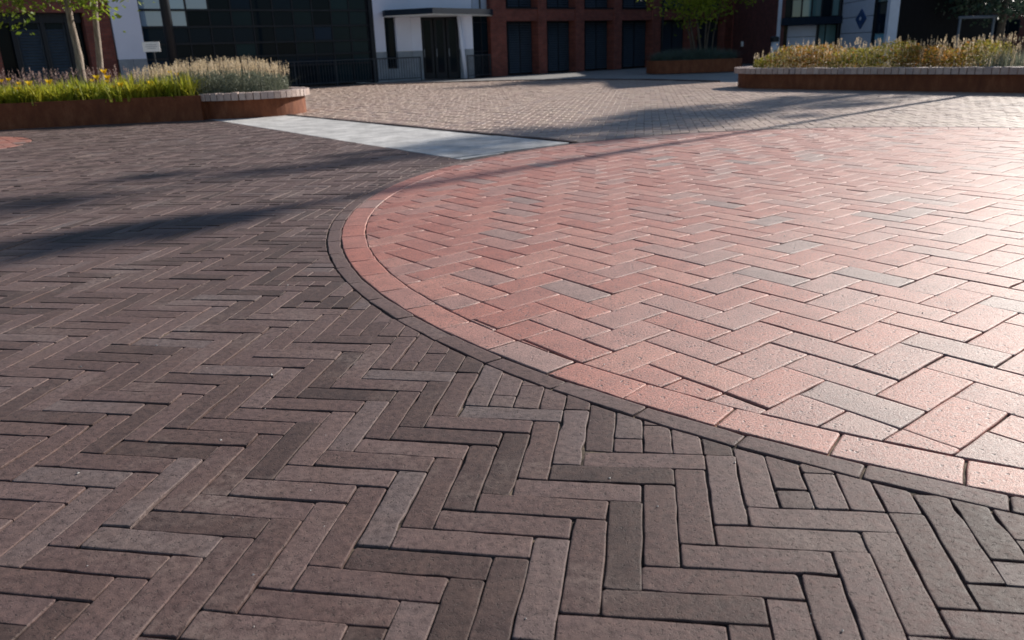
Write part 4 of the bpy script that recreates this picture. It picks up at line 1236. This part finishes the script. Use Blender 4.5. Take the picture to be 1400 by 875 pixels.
# silvery mound with straw seed heads on the rounded end
mound = [(-7.05, 15.4), (-6.2, 15.15), (-5.35, 15.15), (-4.75, 15.2), (-4.3, 15.55), (-4.15, 16.0), (-4.3, 16.45), (-4.75, 16.8), (-5.5, 16.9), (-7.0, 16.9)]
P2 = scatter(mound, 8200, r)
mc = np.array([-5.55, 16.0])
hgt = np.clip(1.05 - .42 * np.linalg.norm((P2 - mc) / np.array([1.5, 1.0]), axis=1) ** 2, .25, 1)
zb_ = np.full(len(P2), HP - .07)
hh = .46 * hgt
lv = leaves(np.c_[P2 + r.normal(0, .02, P2.shape), zb_ + hh * r.random(len(P2)) ** .6], .055, r, .2, 2.6)
bl = blades(np.c_[P2[:2600], zb_[:2600]], 1.0, .28, .010, r, 2)
V = bl[0].copy(); V[:, 2] = HP - .07 + (V[:, 2] - HP + .07) * np.repeat(hh[:2600], 5) * 1.1; bl = (V, bl[1], bl[2], bl[3])
sage = tag(green('sage_foliage', [lv, bl], ML_SAGE), 'silvery green foliage mound on the coped end of the left planter', 'foliage', kind='stuff')
P3 = scatter(mound, 800, r); h3 = np.clip(1.05 - .42 * np.linalg.norm((P3 - mc) / np.array([1.5, 1.0]), axis=1) ** 2, .25, 1)
tips = np.c_[P3 + r.normal(0, .05, P3.shape), HP - .07 + .42 * h3 + r.random(len(P3)) * .13]
tag(green('straw_seed_heads', [spikes(tips, .17, .013, r, 12)], ML_SEED), 'pale straw seed heads above the silvery mound', 'seed heads', kind='stuff')
# purple grasses at the far left of that planter, dark low plants at its back
bedl = [(-12, 14.9), (-9.2, 15.2), (-8.4, 15.7), (-7.2, 15.9), (-7.2, 16.9), (-12, 16.3)]
P4 = scatter(bedl, 1500, r)
b4 = blades(np.c_[P4, np.full(len(P4), HP - .07)], .46, .3, .012, r, 2)
tag(green('purple_grass', [b4[:4], spikes(b4[4][:500], .12, .018, r, 7)], ML_PURP), 'dull purple grass at the back of the left planter', 'grass', kind='stuff')

# right planter: autumn perennials with straw plumes
rin = offset_path(rpath, -.32)
P5 = scatter(rin, 20000, r)
su = (P5 - RC) @ RT
hp = (.46 + .07 * np.sin(su * 3.1) + .05 * np.sin(su * 7.7 + 1)) * np.clip((su + 1.15) / .9, .45, 1)
edge = np.clip((.85 - np.abs((P5 - RC) @ RNf)) / .35, .5, 1); hp *= edge
z5 = HP - .07 + hp * r.random(len(P5)) ** .5
sel = (np.sin(su * 2.3) + r.normal(0, .7, len(P5))) > .1
fade = su > 4.6
lv1 = leaves(np.c_[P5, z5][sel & ~fade], .062, r, .2, 2.0); lv2 = leaves(np.c_[P5, z5][~sel & ~fade], .058, r, .2, 2.2)
tag(green('autumn_foliage', [lv1], ML_AUT), 'orange brown autumn foliage filling the right planter', 'foliage', kind='stuff')
tag(green('olive_foliage', [lv2], ML_AUT2), 'olive green foliage mixed through the right planter', 'foliage', kind='stuff')
P6 = scatter(rin, 1500, r); su6 = (P6 - RC) @ RT
b6 = blades(np.c_[P6, np.full(len(P6), HP - .07)], .49, .20, .008, r, 2)
k6 = np.clip((su6 + 1.0) / 1.0, .55, 1.0)
V = b6[0].copy(); V[:, 2] = HP - .07 + (V[:, 2] - HP + .07) * np.repeat(k6, 5)
T6 = b6[4].copy(); T6[:, 2] = HP - .07 + (T6[:, 2] - HP + .07) * k6
tag(green('straw_plumes', [(V, b6[1], b6[2], b6[3]), spikes(T6[::3], .12, .014, r, 11)], ML_SEED), 'pale straw plumes rising above the right planter', 'seed heads', kind='stuff')
P7 = scatter(rin, 6000, r); s7 = (P7 - RC) @ RT; P7 = P7[s7 > 4.3]
b7 = blades(np.c_[P7, np.full(len(P7), HP - .07)], .40, .4, .010, r, 2)
tag(green('silver_grass', [b7[:4]], ML_SAGE), 'grey green grass at the near end of the right planter', 'grass', kind='stuff')

# far planter: blue grass
Pf = scatter([(7.25 + 1.62 * math.cos(a), 31.7 + 1.02 * math.sin(a)) for a in np.linspace(0, 6.28, 30)], 5200, r)
hf = np.clip(1.1 - .5 * np.linalg.norm((Pf - np.array([7.25, 31.7])) / np.array([1.7, 1.1]), axis=1) ** 2, .4, 1)
bf = blades(np.c_[Pf, np.full(len(Pf), .40)], 1.0, .45, .014, r, 3, 1.0)
V = bf[0].copy(); V[:, 2] = .40 + (V[:, 2] - .40) * np.repeat(hf * .52, 7)
tag(green('blue_grass', [(V, bf[1], bf[2], bf[3])], ML_BLUE), 'blue green grass mound in the shaded far planter', 'grass', kind='stuff')

# ------------------------------------------------------------------ trees
def tree(name, label, base, stems, crown_c, crown_r, n_leaf, leaf, lmat, bark, seed, n_clump=60, group=None, droop=0.0, flat=1.0, gap=.0, limbs=26, spread=.20):
    r = np.random.default_rng(seed); base = np.array(base, float); crown_c = np.array(crown_c, float); crown_r = np.array(crown_r, float)
    T = thing(name, label, 'tree', tuple(base), group)
    tops = []
    for pts, rad in stems:
        MB().tube(pts, rad, 10).build('trunk', bark, T, smooth=True); tops.append((np.array(pts), rad))
    # clump centres inside the crown
    cl = r.normal(0, 1, (n_clump, 3)); cl /= np.linalg.norm(cl, axis=1)[:, None]; cl *= (r.random(n_clump) ** .42)[:, None]
    cl = crown_c + cl * crown_r
    lim = MB()
    for i in range(min(limbs, n_clump)):
        pts, rad = tops[i % len(tops)]; q = r.uniform(.45, .98); k = int(q * (len(pts) - 1)); p0 = pts[k] + (pts[min(k + 1, len(pts) - 1)] - pts[k]) * (q * (len(pts) - 1) - k)
        tgt = cl[i]; mid = (p0 + tgt) / 2 + np.array([0, 0, .12 * np.linalg.norm(tgt - p0)]) + r.normal(0, .06, 3)
        r0 = (rad[k] if hasattr(rad, '__len__') else rad) * .42
        lim.tube([p0, mid, tgt], [r0, r0 * .55, r0 * .18], 5, False)
    lim.build('limbs', bark, T, smooth=True)
    per = n_leaf // n_clump; C = np.repeat(cl, per, 0); sz = np.repeat(r.uniform(.6, 1.25, n_clump), per)
    C = C + r.normal(0, 1, C.shape) * (sz * crown_r.mean() * spread)[:, None] * np.array([1, 1, .75 * flat])
    C[:, 2] -= droop * np.linalg.norm(C[:, :2] - crown_c[:2], axis=1)
    tone = np.clip(np.repeat(r.random(n_clump), per) * .6 + r.random(len(C)) * .5 - .05, 0, 1)
    v, cn, l, a = leaves(C, leaf, r, .25, 1.7, tone)
    me = raw_mesh('crown', v - base, cn, l, False, {'rnd': a}); me.materials.append(lmat)
    o = bpy.data.objects.new('crown', me); col.objects.link(o); o.parent = T
    return T

def stem(px0, py0, px1, py1, Y, ztop, r0, r1, wob=.03, seed=1, z0=None):
    """trunk through two surveyed points at depth Y, carried on to height ztop"""
    rr = np.random.default_rng(seed); a, b_ = AT(px0, py0, Y), AT(px1, py1, Y); e = (b_ - a) / (b_[2] - a[2])
    p0 = a + e * ((HP - .1 if z0 is None else z0) - a[2]); n = 9; pts = []
    for k in range(n):
        f = k / (n - 1); z = p0[2] + (ztop - p0[2]) * f
        bend = 1 - .35 * max(0, f - .4)
        p = p0 + e * (z - p0[2]) * np.array([bend, bend, 1]); p = p + np.array([rr.normal(0, wob), rr.normal(0, wob), 0]) * (f > .01); pts.append(p)
    return pts, [r0 + (r1 - r0) * k / (n - 1) for k in range(n)]

s1 = stem(114, 112, 96, 25, 16.0, 4.2, .075, .03, .012, 1); s2 = stem(117, 112, 101, 40, 16.1, 3.6, .035, .018, .012, 2)
bx = s1[0][0]
tree('young_tree', 'young tree with paired pale trunks leaning left in the left planter', bx, [s1, s2], (bx[0] - .7, bx[1] + .1, 3.05), (2.0, 1.5, 1.35), 9500, .105, ML_TREE, M_BARK, 201, 110)
s3 = stem(138, 104, 131, 14, 16.5, 4.4, .066, .03, .01, 3)
bx = s3[0][0]
tree('young_tree', 'young tree with a single straight pale trunk in the left planter', bx, [s3], (bx[0] - .2, bx[1] + .2, 3.6), (1.1, 1.2, 1.3), 2600, .10, ML_TREE, M_BARK, 202, 40)
fs = []
for k, (x0, x1, rad) in enumerate(((950, 944, .05), (957, 953, .05), (966, 970, .035), (973, 980, .03), (962, 966, .04), (945, 938, .03))):
    fs.append(stem(x0, 66, x1, 30, 31.7, 4.2, rad, rad * .5, .02, 30 + k, .38))
tree('shrubby_tree', 'multi stemmed yellow green tree growing from the far planter', (7.5, 31.7, .40), fs, (7.45, 31.5, 3.45), (2.15, 1.7, 1.75), 9000, .13, ML_TREE2, M_BARK2, 203, 80)
for k, (px, Y, h, w) in enumerate(((1305, 33.5, 7.0, 2.3), (1362, 31.0, 6.0, 2.1))):
    p = AT(px, 60, Y); pts = [(p[0] + .1 * math.sin(j), Y, h * j / 6) for j in range(7)]
    tree('evergreen_tree', ('dark feathery evergreen tree behind the right planter, nearer the pale building', 'dark evergreen tree at the right edge behind the metal frame')[k], (p[0], Y, 0), [(pts, [.16 - .02 * j for j in range(7)])], (p[0], Y, h * .62), (w, w, h * .42), 7000, .16, ML_CONI, M_BARK2, 210 + k, 90, None, .12, .45)

# trees standing to the right of the view; their shadows stripe the plaza
def shade_tree(label, base, h, cz, cr, nl, seed, ncl, rad=.16):
    b0 = np.array([base[0], base[1], 0.0]); n = 8; rr = np.random.default_rng(seed)
    pts = [b0 + np.array([rr.normal(0, .05) * (k > 0), rr.normal(0, .05) * (k > 0), h * .93 * k / (n - 1)]) for k in range(n)]
    tree('tall_tree', label, b0, [(pts, [rad - rad * .8 * k / (n - 1) for k in range(n)])], (b0[0], b0[1], cz), cr, nl, .17, ML_TREE, M_BARK2, seed, ncl, 'tall trees right of the plaza', 0, 1, 0, 30, .125)
sd = np.array([math.sin(SUN_AZ), math.cos(SUN_AZ)]); ct = 1 / math.tan(SUN_EL)
def base_for(shadow_pt, z): return np.array(shadow_pt) + sd * z * ct
A1 = base_for((3.3, 12.6), 9.5); A2 = base_for((-1.7, 8.0), 11.8); B1 = base_for((-2.75, 4.85), 9.4)
shade_tree('tall leafy tree right of the plaza casting the shadow before the right planter', A1, 12.3, 9.5, (1.6, 1.6, 2.9), 5200, 221, 64)
shade_tree('tall sparse tree right of the plaza casting the streaked shadow beside the concrete strip', A2, 13.6, 11.8, (1.0, 1.0, 2.3), 800, 222, 16, .10)
shade_tree('slim bare trunked tree right of the plaza casting the dark shadow at left', B1, 10.6, 9.5, (.42, .42, .95), 1500, 223, 20, .11)


# ------------------------------------------------------------------ grit and bits lying on the paving
r = np.random.default_rng(55)
M_GRIT = mat_plain('pale_grit', (.50, .46, .42), .7, .4, var=.4, scale=40)
M_DRY = mat_leaf('dry_leaf', (.22, .12, .04), (.38, .26, .10), .2)
N = 900
C = np.c_[r.uniform(-5.5, 6.5, N), .9 + 9.5 * r.random(N) ** 1.5, np.zeros(N)]
C = C[view_filter(C[:, :2], 30)]; N = len(C)
s_ = .0016 + .0032 * r.random(N) ** 3
dirs = np.array([(1, 0, 0), (0, 1, 0), (-1, 0, 0), (0, -1, 0), (0, 0, .9), (0, 0, -.5)])
V = (C + np.array([0, 0, .002]))[:, None, :] + dirs[None] * (s_[:, None, None] * r.uniform(.6, 1.4, (N, 6, 1)))
F = np.array([(0, 1, 4), (1, 2, 4), (2, 3, 4), (3, 0, 4), (1, 0, 5), (2, 1, 5), (3, 2, 5), (0, 3, 5)])
L = (F[None] + (np.arange(N) * 6)[:, None, None]).ravel()
me = raw_mesh('grit', V.reshape(-1, 3), np.full(N * 8, 3), L); me.materials.append(M_GRIT)
o = bpy.data.objects.new('grit', me); col.objects.link(o)
tag(o, 'tiny pale grit scattered over the paving', 'grit', kind='stuff')
